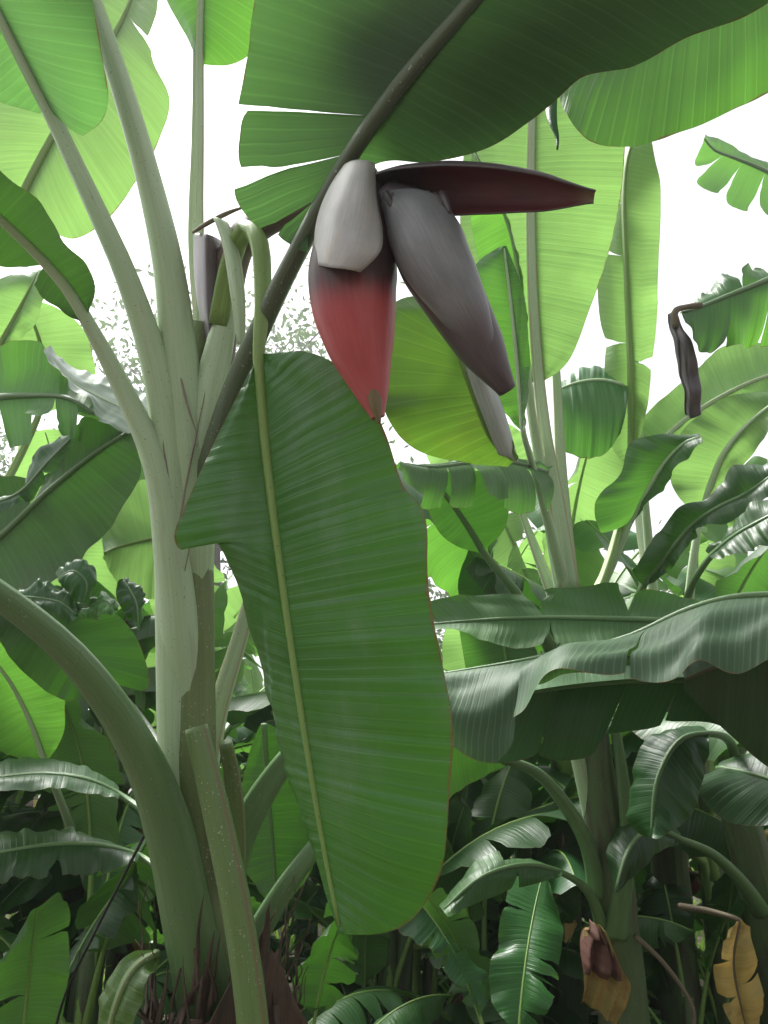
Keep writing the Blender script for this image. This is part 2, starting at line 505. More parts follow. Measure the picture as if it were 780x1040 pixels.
def bract_mat(name, c0, c1, dark, rough=.45, streak=.5, wax=0.0, grad=None, tint=None):
    """waxy bract skin: streaks along its length; uv.x runs 0..1 from the stalk end"""
    m, t, out = nmat(name)
    L = t.links
    uv = N_(t, "ShaderNodeUVMap", _uv_map="UVMap")
    sx = N_(t, "ShaderNodeSeparateXYZ"); L.new(uv.outputs[0], sx.inputs[0])
    def nz(ku, kv, det):
        mp = N_(t, "ShaderNodeMapping"); mp.inputs["Scale"].default_value = (ku, kv, 1)
        L.new(uv.outputs[0], mp.inputs[0])
        n = N_(t, "ShaderNodeTexNoise", Scale=1.0, Detail=det, Roughness=.6)
        L.new(mp.outputs[0], n.inputs["Vector"])
        return n.outputs[0]
    a = nz(1.5, 45, 3); b = nz(4, 5, 4); c = nz(2.5, 3, 2)
    col = mix_(t, ramp_(t, b, [(.3, 0.0), (.7, 1.0)]), c0, c1)
    col = mix_(t, math_(t, 'MULTIPLY', math_(t, 'SUBTRACT', a, .4, clamp=True), streak * 2.2, clamp=True), col, dark)
    if tint:
        col = mix_(t, math_(t, 'MULTIPLY', math_(t, 'SUBTRACT', c, .55, clamp=True), 2.5, clamp=True), col, tint)
    if grad:
        for (p0, p1, cc, amt) in grad:
            g = N_(t, "ShaderNodeMapRange"); g.interpolation_type = 'SMOOTHSTEP'
            g.inputs[1].default_value = p0; g.inputs[2].default_value = p1
            L.new(math_(t, 'ADD', sx.outputs[0], math_(t, 'MULTIPLY', math_(t, 'SUBTRACT', a, .5), .12)), g.inputs[0])
            col = mix_(t, math_(t, 'MULTIPLY', g.outputs[0], amt), col, cc)
    if wax:
        col = mix_(t, math_(t, 'MULTIPLY', nz(7, 9, 5), wax), col, (.55, .5, .52))
    bmp = N_(t, "ShaderNodeBump", Strength=.35, Distance=.003)
    L.new(a, bmp.inputs["Height"])
    pb = N_(t, "ShaderNodeBsdfPrincipled", Roughness=rough)
    L.new(col, pb.inputs["Base Color"]); L.new(bmp.outputs[0], pb.inputs["Normal"])
    L.new(pb.outputs[0], out.inputs[0])
    return m

BM = {
 'red': bract_mat("bract_red", (.40, .045, .055), (.50, .09, .09), (.20, .025, .035), rough=.42, streak=.3, wax=.05,
                  grad=[(.60, .45, (.03, .017, .018), .95), (.8, 1.0, (.42, .14, .15), .35)]),  # first stop paints the shade below the pale bract onto the bud
 'grey': bract_mat("bract_grey", (.150, .158, .172), (.235, .242, .26), (.07, .07, .08), rough=.4, streak=.45, wax=.12,
                   grad=[(.72, .9, (.10, .075, .09), .8)]),
 'white': bract_mat("bract_pale", (.36, .36, .365), (.48, .475, .47), (.24, .23, .24), rough=.5, streak=.4, wax=.2, tint=(.5, .4, .24)),
 'maroon': bract_mat("bract_maroon", (.08, .014, .018), (.14, .026, .03), (.03, .010, .012), rough=.4, streak=.5,
                     grad=[(.45, .1, (.03, .02, .024), .9), (.9, 1.0, (.25, .2, .12), .8)]),
 'purple': bract_mat("bract_purple", (.075, .06, .068), (.13, .105, .115), (.035, .025, .03), rough=.38, streak=.5),
 'tip': bract_mat("bud_tip", (.13, .10, .04), (.20, .15, .06), (.10, .06, .04), rough=.5),
}

def simple_mat(name, c0, c1, scale=8, rough=.9, bump=.5):
    m, t, out = nmat(name)
    L = t.links
    tc = N_(t, "ShaderNodeTexCoord")
    n = N_(t, "ShaderNodeTexNoise", Scale=scale, Detail=6.0, Roughness=.65)
    L.new(tc.outputs["Object"], n.inputs["Vector"])
    col = ramp_(t, n.outputs[0], [(.3, c0), (.7, c1)])
    b = N_(t, "ShaderNodeBump", Strength=bump, Distance=.03); L.new(n.outputs[0], b.inputs["Height"])
    pb = N_(t, "ShaderNodeBsdfPrincipled", Roughness=rough)
    L.new(col, pb.inputs["Base Color"]); L.new(b.outputs[0], pb.inputs["Normal"])
    L.new(pb.outputs[0], out.inputs[0])
    return m

M_SOIL = simple_mat("soil", (.035, .026, .018), (.085, .065, .04), 3.0)
M_FIBRE = bract_mat("dead_sheath", (.016, .010, .007), (.045, .027, .017), (.006, .004, .003), rough=.85, streak=.9)
M_FIBRE2 = bract_mat("dead_sheath_pale", (.045, .029, .019), (.09, .058, .036), (.014, .010, .007), rough=.85, streak=.9)  # paler copy paints light onto some sheaths; plain brown on the fibres
M_BARK = simple_mat("bark", (.06, .045, .035), (.15, .12, .09), 14)
M_CORD = simple_mat("black_cord", (.012, .012, .012), (.02, .02, .02), 30, rough=.5, bump=.1)

def small_leaf_mat(name, a, b, trans, fac=.4):
    m, t, out = nmat(name)
    L = t.links
    geo = N_(t, "ShaderNodeNewGeometry")
    col = mix_(t, geo.outputs["Random Per Island"], a, b)
    pb = N_(t, "ShaderNodeBsdfPrincipled", Roughness=.5); L.new(col, pb.inputs["Base Color"])
    tr = N_(t, "ShaderNodeBsdfTranslucent", Color=(*trans, 1))
    mx = N_(t, "ShaderNodeMixShader", Fac=fac)
    L.new(pb.outputs[0], mx.inputs[1]); L.new(tr.outputs[0], mx.inputs[2]); L.new(mx.outputs[0], out.inputs[0])
    return m
M_TREE = small_leaf_mat("tree_foliage", (.03, .055, .022), (.07, .11, .045), (.12, .22, .05), fac=.3)
M_GRASS = small_leaf_mat("grass_blades", (.05, .11, .025), (.12, .2, .05), (.25, .45, .06))

# ------------------------------------------------------------------ ground
def ground():
    n = 120
    xs = np.concatenate([np.linspace(-300, -22, 14), np.linspace(-20, 20, n), np.linspace(22, 300, 14)])
    ys = np.concatenate([np.linspace(-300, -12, 14), np.linspace(-10, 30, n), np.linspace(32, 300, 14)])
    X, Y = np.meshgrid(xs, ys, indexing='ij')
    rs = np.random.RandomState(3)
    Z = np.zeros_like(X)
    for k in range(14):
        a = rs.uniform(0, 6.28); f = rs.uniform(.4, 3.2)
        Z += .035 / (0.5 + f) * np.sin((X * math.cos(a) + Y * math.sin(a)) * f + rs.uniform(0, 6))
    V = np.stack([X, Y, Z - .03], -1).reshape(-1, 3)
    m = len(ys)
    Fc = [(i * m + j, (i + 1) * m + j, (i + 1) * m + j + 1, i * m + j + 1) for i in range(len(xs) - 1) for j in range(m - 1)]
    props(mk("ground", V, Fc, M_SOIL), "dark soil under the banana plants", "ground", kind="structure")
ground()

def grass():
    rs = np.random.RandomState(8)
    V, Fc = [], []
    for i in range(15000):
        d = rs.uniform(3.0, 20) ; x = rs.uniform(-.75, .75) * d
        if vnoise(x * .6 + 11, 4) + vnoise(d * .5, 6) < -.25 and d < 9: continue
        hgt = rs.uniform(.05, .22) * (1 + .5 * (d > 8)); a = rs.uniform(0, 6.28); wd = rs.uniform(.006, .02)
        dx, dy = math.cos(a), math.sin(a)
        lean = rs.uniform(.1, .7) * hgt
        b = len(V)
        px, py = -dy * wd, dx * wd
        V += [(x - px, d - py, -.03), (x + px, d + py, -.03), (x + dx * lean * .4 + px, d + dy * lean * .4 + py, hgt * .6),
              (x + dx * lean * .4 - px, d + dy * lean * .4 - py, hgt * .6), (x + dx * lean, d + dy * lean, hgt)]
        Fc += [(b, b + 1, b + 2, b + 3), (b + 3, b + 2, b + 4)]
    props(mk("grass", V, Fc, M_GRASS, smooth=False), "bright green grass and weeds between the stems", "grass", kind="stuff")
grass()

# ------------------------------------------------------------------ procedural banana plants
def wprofile(u):
    a = (1 - (1 - np.clip(u / .2, 0, 1))**2)**.55
    b = np.clip(1 - np.clip((u - .5) / .5, 0, 1)**2.3, 0, 1)**.62
    return a * b

def auto_leaf(parent, base, az, el0, pet, bl, W, bend, rs, mat, ribmat, r0=.03, ntear=4, foot=None, fold=(15, -40), n=34, m=6, twist=0.0):
    """a free-growing leaf: stalk rising from the stem, arching blade with torn, drooping halves"""
    n_s = 60
    L = pet + bl
    s = np.linspace(0, 1, n_s)
    pos = [np.array(base, float)]
    azs = az + twist * s**2
    el = el0 - bend * s**1.5
    for i in range(1, n_s):
        d = np.array([math.cos(azs[i]) * math.cos(el[i]), math.sin(azs[i]) * math.cos(el[i]), math.sin(el[i])])
        pos.append(pos[-1] + d * L / (n_s - 1))
    pos = np.array(pos)
    k = max(2, int(pet / L * n_s))
    mid = pos[k:]
    T = norm(np.gradient(mid, axis=0))
    az2 = azs[k:]
    S = np.stack([np.sin(az2), -np.cos(az2), np.zeros_like(az2)], 1)
    roll = rs.uniform(-.5, .5); f1 = fold[1] + rs.uniform(-42, 22)
    N = norm(np.cross(S, T)) 
    N = np.where((N[:, 2:3] < 0) & (abs(N[:, 2:3]) > .2), -N, N)
    u = np.linspace(0, 1, len(mid))
    w = W * wprofile(u)
    eds = []
    for sg in (-1, 1):
        phi = R(fold[0]) + (R(f1) - R(fold[0])) * np.clip(u * 1.3, 0, 1) + R(16) * vnoise(u, rs.randint(9999), 2.5) + sg * roll * u
        e = mid + (S * sg * np.cos(phi)[:, None] + N * np.sin(phi)[:, None]) * w[:, None] + T * (w * .14)[:, None]
        eds.append(e)
    def cuts():
        q = int(rs.poisson(ntear * rs.choice([.3, 1, 1.8])))
        return sorted(x for x in rs.uniform(.12, .93, q))
    petiole = [pos[0], pos[k // 2], pos[max(k - 2, 1)]]
    pr = [r0, r0 * .75, r0 * .62]
    if foot is not None:
        petiole = [foot] + petiole; pr = [r0 * 1.25] + pr
    V, Fc, UV, U2, mc = blade_data(mid[::4], eds[0][::4], eds[1][::4], n=n, m=m, bulge=(rs.uniform(.04, .14), rs.uniform(.04, .14)),
                                   tears=(cuts(), cuts()), gap=.035, drop=.55, corr=.002, lam=.06, wave=.075 * W / .3, wk=7,
                                   seed=rs.randint(99999), up=N.mean(0))
    o = mk("leaf", V, Fc, mat, parent, UV, U2)
    path = petiole + list(mc[4:-4:12]) + [mc[-3]]
    rr = list(pr) + list(np.linspace(r0 * .5, .003, len(path) - len(pr)))
    c = np.array(path)
    Lc = np.concatenate([[0], np.cumsum(np.linalg.norm(np.diff(c, axis=0), axis=1))]); Lc /= Lc[-1]
    tube("midrib", path, list(np.interp(np.linspace(0, 1, 24), Lc, rr)), ribmat, o, n=26, k=8, groove=.3)
    return o

def sheath_ridge(seed, turns=5):
    r = np.random.RandomState(seed)
    ph = r.uniform(0, 6.28, 6); sp = r.uniform(.3, 1.4, 6)
    def f(l, a):
        x = np.ones_like(a)
        for q in range(6):
            d = np.mod(a - ph[q] - sp[q] * l * .7, 2 * math.pi)
            x = x + .05 * np.exp(-(d / .5)) * (d < 3)
        return x
    return f

def banana(parent, rs, hs=1.6, r=.085, nl=8, bl=1.6, W=.3, lean=(0, 0), mats=('back',), ribm='rib', stem='stem', spread=1.0, ndry=1, origin=(0, 0, 0), az0=None, nt=4, elmax=86, sel=None):
    o0 = np.array(origin, float)
    top = o0 + np.array([lean[0], lean[1], hs])
    base = o0 + np.array([0, 0, -.06])
    path = [base, o0 + np.array([lean[0] * .25, lean[1] * .25, hs * .45]), top, top + np.array([lean[0] * .2, lean[1] * .2, .25])]
    tube("pseudostem", path, [r * 1.35, r * 1.1, r, r * .85, r * .5], SM[stem], parent, n=34, k=20, wob=.05, seed=rs.randint(9999), ridge=sheath_ridge(rs.randint(9999)))
    a = az0 if az0 is not None else rs.uniform(0, 6.28)
    for i in range(nl):
        f = i / max(1, nl - 1)
        a += R(137.5) + rs.uniform(-.4, .4)
        el = R(24 + (elmax - 24) * f**.9 + rs.uniform(-9, 9))
        b = top + np.array([math.cos(a), math.sin(a), 0]) * r * .55 + np.array([0, 0, -.42 + .5 * f])
        foot = b + np.array([-math.cos(a) * r * .2, -math.sin(a) * r * .2, -.3])
        s_ = rs.uniform(.8, 1.12) * (1 - .12 * abs(f - .6))
        auto_leaf(parent, b, a, el, .42 * s_ * (.7 + .5 * f), bl * s_, W * s_, R(rs.uniform(50, 95)) * spread * (1.15 - .45 * f), rs,
                  LM[mats[rs.randint(len(mats))]], SM[ribm], r0=.030 * (bl / 1.6), ntear=nt * (1.2 - .7 * f), foot=foot, twist=rs.uniform(-.4, .4))
    for i in range(ndry):     # withered leaf hanging down the stem
        a = rs.uniform(0, 6.28)
        b = top + np.array([math.cos(a), math.sin(a), 0]) * r * .9 + np.array([0, 0, -.5])
        auto_leaf(parent, b, a, R(5), .2, bl * .55, W * .4, R(100), rs, LM['dry' if rs.rand() < .5 else 'brown'], SM['brown'], r0=.018, ntear=3, fold=(-30, -75)).name = "dry_leaf"

def copy_tree(o, parent=None, first=True):
    c = o.copy(); COL.objects.link(c)
    if parent: c.parent = parent
    for ch in o.children:
        copy_tree(ch, c, False)
    return c

# ------------------------------------------------------------------ the flowering plant in front
TOCAM = -FW
def ground_pt(x, y, d):
    p = P(x, y, d); p[2] = 0; return p

b0 = ground_pt(220, 1040, 2.02)
main = empty("banana_plant", b0, "flowering banana plant in front with pale stem, tall stalks and hanging purple-red blossom", "banana plant")
down = [np.array([b0[0], b0[1], -.06]), np.array([b0[0], b0[1], .5])]
ps = tube("pseudostem", down + [P(220, 1045, 2.02), P(203, 900, 2.03), P(192, 760, 2.04), P(190, 600, 2.05), P(186, 480, 2.07), P(192, 400, 2.09), P(203, 330, 2.1)],
          [.15, .14, .125, .115, .088, .072, .064, .064, .062, .06, .045], SM['hero_stem'], main, n=90, k=36, wob=.03, seed=4, ridge=sheath_ridge(12))

def stalk(pts, radii, mat='pale', parent=main, name="leaf_stalk", **kw):
    kw.setdefault('n', 50); kw.setdefault('k', 18); kw.setdefault('groove', .3)
    return tube(name, H(pts), radii, SM[mat], parent, **kw)

# far left tall leaf (stalk, then blade above the frame edge)
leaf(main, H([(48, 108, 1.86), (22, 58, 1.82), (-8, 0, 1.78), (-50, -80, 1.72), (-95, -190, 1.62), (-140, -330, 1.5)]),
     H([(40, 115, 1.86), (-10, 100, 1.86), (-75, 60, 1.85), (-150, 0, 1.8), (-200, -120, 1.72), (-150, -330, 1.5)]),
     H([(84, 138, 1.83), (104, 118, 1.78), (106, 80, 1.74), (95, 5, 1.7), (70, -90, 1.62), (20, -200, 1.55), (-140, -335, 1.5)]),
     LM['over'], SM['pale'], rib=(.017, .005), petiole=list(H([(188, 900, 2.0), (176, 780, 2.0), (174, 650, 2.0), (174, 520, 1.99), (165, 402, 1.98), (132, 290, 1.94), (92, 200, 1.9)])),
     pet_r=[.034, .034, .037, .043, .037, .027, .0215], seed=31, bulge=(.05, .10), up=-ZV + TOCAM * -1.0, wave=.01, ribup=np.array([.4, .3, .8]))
# tall upright leaf whose blade opens above the frame
leaf(main, H([(82, -30, 1.88), (60, -90, 1.85), (30, -200, 1.8), (0, -330, 1.7), (-20, -450, 1.6)]),
     H([(78, -32, 1.88), (-10, -70, 1.9), (-70, -200, 1.85), (-80, -330, 1.75), (-22, -450, 1.6)]),
     H([(88, -32, 1.88), (150, -90, 1.85), (150, -220, 1.75), (80, -340, 1.65), (-18, -450, 1.6)]),
     LM['mid'], SM['pale'], rib=(.02, .005), petiole=list(H([(198, 640, 2.06), (195, 560, 2.035), (191, 470, 2.01), (182, 380, 2.0), (172, 280, 1.98), (150, 180, 1.95), (122, 85, 1.92)])),
     pet_r=[.03, .052, .053, .046, .036, .028, .024], seed=32, up=ZV, ribup=np.array([.3, .5, .8]))
# slim upright leaf in the middle of the gap
leaf(main, H([(203, 62, 2.2), (204, 0, 2.18), (206, -90, 2.15), (206, -220, 2.1), (205, -330, 2.05)]),
     H([(202, 66, 2.2), (186, 32, 2.24), (165, -10, 2.24), (140, -100, 2.2), (150, -230, 2.12), (204, -330, 2.05)]),
     H([(206, 64, 2.2), (243, 62, 2.2), (268, 34, 2.2), (280, -10, 2.18), (290, -110, 2.12), (270, -240, 2.1), (206, -330, 2.05)]),
     LM['mid'], SM['pale'], rib=(.011, .004), petiole=list(H([(208, 420, 2.1), (205, 320, 2.14), (202, 230, 2.17), (203, 140, 2.18)])),
     pet_r=[.03, .022, .013, .011], seed=33, bulge=(.12, .12), up=ZV * -1, wave=.008)
stalk([(205, 330, 2.2), (196, 240, 2.22), (198, 140, 2.22), (199, 40, 2.22), (201, -140, 2.2)], [.02, .011, .008, .007, .006])
# low left leaf of the crown
leaf(main, H([(86, 322, 1.9), (66, 290, 1.88), (38, 258, 1.85), (0, 222, 1.8), (-50, 180, 1.72), (-120, 140, 1.6), (-220, 120, 1.45)]),
     H([(82, 326, 1.9), (55, 300, 1.93), (30, 277, 1.94), (-10, 274, 1.94), (-70, 262, 1.88), (-150, 220, 1.7), (-222, 122, 1.45)]),
     H([(92, 312, 1.87), (95, 290, 1.84), (84, 264, 1.8), (64, 244, 1.77), (44, 208, 1.72), (10, 182, 1.68), (-30, 140, 1.6), (-100, 90, 1.5), (-220, 118, 1.45)]),
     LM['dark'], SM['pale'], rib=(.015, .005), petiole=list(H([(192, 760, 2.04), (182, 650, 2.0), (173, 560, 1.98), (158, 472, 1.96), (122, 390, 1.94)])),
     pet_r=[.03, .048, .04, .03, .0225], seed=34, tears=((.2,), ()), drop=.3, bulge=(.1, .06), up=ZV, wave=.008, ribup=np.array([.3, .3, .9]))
# big arching stalk at the lower left
leaf(main, H([(-150, 540, 1.45), (-260, 520, 1.3), (-380, 540, 1.15), (-480, 620, 1.0)]),
     H([(-150, 545, 1.45), (-280, 600, 1.35), (-390, 640, 1.2), (-482, 622, 1.0)]),
     H([(-150, 536, 1.45), (-250, 430, 1.25), (-380, 440, 1.1), (-480, 618, 1.0)]),
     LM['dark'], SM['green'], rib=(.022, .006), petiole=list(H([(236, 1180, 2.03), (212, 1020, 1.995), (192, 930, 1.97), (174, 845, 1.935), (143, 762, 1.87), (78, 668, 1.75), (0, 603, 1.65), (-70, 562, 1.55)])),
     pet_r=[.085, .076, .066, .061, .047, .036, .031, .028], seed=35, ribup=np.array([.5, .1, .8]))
# the overhead leaf, seen from below
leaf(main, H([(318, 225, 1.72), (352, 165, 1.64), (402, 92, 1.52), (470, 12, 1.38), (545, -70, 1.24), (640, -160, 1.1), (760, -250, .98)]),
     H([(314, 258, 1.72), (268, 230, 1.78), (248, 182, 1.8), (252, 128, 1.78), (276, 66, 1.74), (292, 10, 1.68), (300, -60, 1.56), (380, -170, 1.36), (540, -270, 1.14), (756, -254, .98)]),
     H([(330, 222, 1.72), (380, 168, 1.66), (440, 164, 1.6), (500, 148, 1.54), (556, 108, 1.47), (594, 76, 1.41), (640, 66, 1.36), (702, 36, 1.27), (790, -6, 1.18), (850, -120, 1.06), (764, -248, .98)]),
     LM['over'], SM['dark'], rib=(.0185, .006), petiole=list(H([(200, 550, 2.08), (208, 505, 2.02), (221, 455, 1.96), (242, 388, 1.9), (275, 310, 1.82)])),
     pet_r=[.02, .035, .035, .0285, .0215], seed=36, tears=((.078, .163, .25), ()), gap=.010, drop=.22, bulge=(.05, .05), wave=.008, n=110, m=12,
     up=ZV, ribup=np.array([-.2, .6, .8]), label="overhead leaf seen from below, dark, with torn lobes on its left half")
stalk([(225, 420, 2.12), (262, 345, 2.05), (300, 268, 1.98), (335, 205, 1.9), (380, 130, 1.8)], [.03, .02, .016, .014, .008])
# the great leaf hanging in front on its snapped stalk
leaf(main, H([(262, 362, 1.80), (268, 440, 1.77), (282, 560, 1.73), (299, 680, 1.69), (318, 800, 1.66), (334, 890, 1.64), (346, 948, 1.62)]),
     H([(258, 372, 1.80), (222, 440, 1.74), (190, 510, 1.69), (177, 545, 1.67), (184, 558, 1.67), (212, 546, 1.69), (240, 590, 1.72), (262, 660, 1.74), (284, 750, 1.74), (304, 820, 1.73), (328, 900, 1.68), (345, 948, 1.63)]),
     H([(272, 360, 1.80), (322, 362, 1.76), (366, 390, 1.73), (392, 440, 1.70), (410, 494, 1.68), (430, 520, 1.66), (436, 600, 1.65), (448, 665, 1.64), (460, 730, 1.63), (457, 800, 1.62), (446, 890, 1.62), (412, 940, 1.62), (348, 949, 1.62)]),
     LM['main'], SM['rib'], rib=(.014, .004), petiole=list(H([(222, 330, 2.02), (236, 262, 1.98), (250, 232, 1.93), (262, 246, 1.88), (266, 300, 1.84)])),
     pet_r=[.024, .024, .021, .024, .021], seed=37, bulge=(.05, .045), n=330, m=20, up=-ZV * .2 + TOCAM, corr=.0011, lam=.031, wave=.013, wk=11, und=.012,
     ribup=TOCAM, label="large glossy hanging leaf in front of the stem")
# cut stalk standing in front of the stem
tube("cut_leaf_stalk", H([(262, 1120, 1.74), (258, 1040, 1.76), (243, 930, 1.79), (222, 830, 1.83), (200, 738, 1.87)]), [.040, .036, .035, .034, .032, .027],
     SM['cut'], main, n=60, k=24, groove=.15, up=np.array([.9, .1, .3]))
tube("cut_leaf_stalk", H([(238, 900, 1.98), (240, 840, 1.97), (236, 790, 1.95), (229, 754, 1.93)]), [.024, .022, .020, .016], SM['cut'], main, n=24, k=14, groove=.3)
# two more stalks passing behind to the right
stalk([(222, 930, 2.1), (244, 850, 2.12), (285, 780, 2.14), (330, 735, 2.16), (400, 690, 2.2)], [.05, .04, .03, .024, .018], 'green')
stalk([(228, 1010, 2.1), (262, 945, 2.14), (300, 885, 2.18), (345, 835, 2.25), (420, 800, 2.35)], [.05, .034, .027, .022, .016], 'green')
stalk([(205, 800, 2.14), (222, 720, 2.16), (240, 660, 2.18), (262, 590, 2.2), (300, 510, 2.25)], [.035, .026, .021, .018, .014], 'pale')
leaf(main, H([(268, 735, 2.3), (272, 800, 2.3), (278, 870, 2.28), (282, 925, 2.25)]), H([(265, 735, 2.3), (248, 790, 2.34), (244, 870, 2.33), (281, 925, 2.25)]),
     H([(272, 735, 2.3), (318, 780, 2.28), (322, 870, 2.26), (284, 925, 2.25)]), LM['dark'], SM['green'], seed=42, rib=(.008, .003))

for q, pts in enumerate([[(212, 372, 2.0), (206, 410, 1.975), (200, 440, 1.965), (188, 500, 1.95), (181, 545, 1.955), (177, 575, 1.965)], [(178, 360, 1.965), (190, 410, 1.955), (200, 440, 1.96)],
                         [(163, 420, 1.955), (170, 480, 1.95), (177, 540, 1.955)], [(232, 420, 1.98), (215, 470, 1.96), (196, 540, 1.955), (186, 590, 1.965)]]):
    tube("sheath_margin", H(pts), [.001, .0025, .003, .0025, .001], SM['margin'], main, n=40, k=8, wob=.8, seed=60 + q)
# purple-grey spathe and pale straps at the crown
def patch(name, rows, mat, parent, nu=28, nv=16, thick=.002, uvflip=False, mat2=None, frill=0.0, seed=1):
    """curved sheet through a grid of photo points (x, y, depth), with real thickness"""
    G = [spline(H(r), nv) for r in rows]
    G = np.array(G)
    S = np.array([spline(G[:, j], nu) for j in range(nv)])           # nv x nu x 3
    if frill:
        u = np.linspace(0, 1, nu)
        for j in range(nv):
            S[j] += (TOCAM * frill)[None] * (vnoise(u, seed + 3, 6) * .6 + vnoise(j / nv + u * .3, seed + 8, 7) * .6)[:, None]
    V = S.transpose(1, 0, 2).reshape(-1, 3)
    UV = np.stack(np.meshgrid(np.linspace(0, 1, nu), np.linspace(0, 1, nv), indexing='ij'), -1).reshape(-1, 2)
    Fc = [(i * nv + j, (i + 1) * nv + j, (i + 1) * nv + j + 1, i * nv + j + 1) for i in range(nu - 1) for j in range(nv - 1)]
    ms = [mat] + ([mat2] if mat2 else [])
    o = mk(name, V, Fc, ms, parent, UV)
    if thick:
        s = o.modifiers.new("thickness", 'SOLIDIFY'); s.thickness = thick; s.offset = -1
        if mat2: s.material_offset = 1; s.material_offset_rim = 1
    return o

stalk([(194, 600, 2.06), (198, 500, 2.03), (207, 425, 2.02), (222, 355, 2.03), (234, 295, 2.05), (238, 250, 2.08)], [.03, .05, .05, .038, .028, .02])
patch("dry_sheath", [[(196, 236, 2.095), (212, 238, 2.0), (228, 246, 2.095)], [(198, 290, 2.085), (214, 290, 2.015), (236, 300, 2.075)], [(206, 340, 2.075), (216, 345, 2.015), (230, 345, 2.065)], [(216, 385, 2.055), (220, 388, 2.025), (224, 385, 2.055)]],
      BM['purple'], main, frill=.004)
patch("pale_strap", [[(216, 220, 1.97), (224, 222, 1.95), (232, 226, 1.97)], [(226, 250, 1.95), (235, 255, 1.93), (243, 256, 1.95)], [(234, 300, 1.93), (242, 300, 1.91), (249, 300, 1.93)], [(241, 350, 1.93), (245, 350, 1.92), (249, 350, 1.93)]],
      SM['pale'], main, thick=.004)
tube("dry_stalk", H([(196, 236, 2.05), (212, 226, 2.02), (232, 216, 2.0), (246, 211, 1.98)]), [.004, .006, .006, .003], SM['brown'], main, n=16, k=8)

# dead, fibrous sheaths round the foot of the stem
def ragged_sheaths():
    rs = np.random.RandomState(5)
    for i in range(15):
        a = rs.uniform(-3.2, .3)           # mostly the side towards the lens
        wd = rs.uniform(.7, 1.7); zt = rs.uniform(.88, 1.15) - .05 * (i % 3); zb = rs.uniform(.35, .75)
        r0 = .158 + .0022 * i; flare = rs.uniform(-.02, .06)
        nu, nv = 22, 34
        V, UV = [], []
        ang = a + np.linspace(-.5, .5, nv) * wd
        topz = zt + .10 * vnoise(ang, 70 + i, 2.0) + .045 * vnoise(ang, 90 + i, 6) + .012 * vnoise(ang, 50 + i, 20) - .12 * np.abs(np.linspace(-1, 1, nv))**2
        rip = .016 * vnoise(ang, 30 + i, 4) + .004 * vnoise(ang, 20 + i, 19)
        for u in range(nu):
            f = u / (nu - 1)
            z = zb + (topz - zb) * f
            rad = r0 + rip * (.6 + f) + flare * f**3 * (1 + vnoise(ang, 10 + i, 3)) + .016 * f * vnoise(z * 1.0 + ang * .4, 40 + i, 7) + .007 * vnoise(z * .7 - ang, 45 + i, 15)
            cx = b0[0] + .012 * (z - .9)
            V += [(x_ + r_ * math.cos(q), b0[1] + r_ * math.sin(q), zz) for x_, r_, q, zz in zip(cx, rad, ang + .08 * f * math.sin(i), z)]
            UV += [(f, v / (nv - 1)) for v in range(nv)]
        Fc = [(p * nv + q, p * nv + q + 1, (p + 1) * nv + q + 1, (p + 1) * nv + q) for p in range(nu - 1) for q in range(nv - 1)]
        o = mk("dead_sheath", V, Fc, M_FIBRE if i % 4 else M_FIBRE2, main, UV)
        s = o.modifiers.new("thickness", 'SOLIDIFY'); s.thickness = .002
ragged_sheaths()
leaf(main, H([(160, 968, 1.95), (135, 985, 1.9), (115, 1030, 1.86), (105, 1100, 1.84)]), H([(158, 966, 1.95), (125, 972, 1.92), (98, 1020, 1.9), (102, 1100, 1.84)]),
     H([(164, 974, 1.94), (148, 1000, 1.86), (132, 1050, 1.83), (108, 1100, 1.84)]), LM['yellow'], SM['cut'], rib=(.012, .006), seed=43)

def fibres():
    rs = np.random.RandomState(15)
    V, Fc, UV = [], [], []
    for i in range(150):
        a = rs.uniform(-3.1, .2); z = rs.uniform(.72, 1.16); l = rs.uniform(.08, .28); up_ = rs.choice([1, -1], p=[.55, .45])
        wd = rs.uniform(.003, .016); out = rs.uniform(-.01, .07); sway = rs.uniform(-.35, .35); r0 = rs.uniform(.165, .20)
        n = 8; b = len(V)
        for k in range(n):
            f = k / (n - 1)
            r = r0 + out * f**2 + .006 * math.sin(9 * f + i)
            q = a + sway * f**1.5
            for e in (-1, 1):
                qq = q + e * wd * (1 - f)**.6 / r
                V.append((b0[0] + r * math.cos(qq), b0[1] + r * math.sin(qq), z + up_ * l * f - .5 * out * f**2)); UV.append((f, .5 + e * .1 + i * .37 % 1))
        Fc += [(b + 2 * k, b + 2 * k + 1, b + 2 * k + 3, b + 2 * k + 2) for k in range(n - 1)]
    o = mk("dead_fibre", V, Fc, M_FIBRE2, main, UV)
    o["kind"] = "stuff"
    m = o.modifiers.new("thickness", 'SOLIDIFY'); m.thickness = .002
fibres()
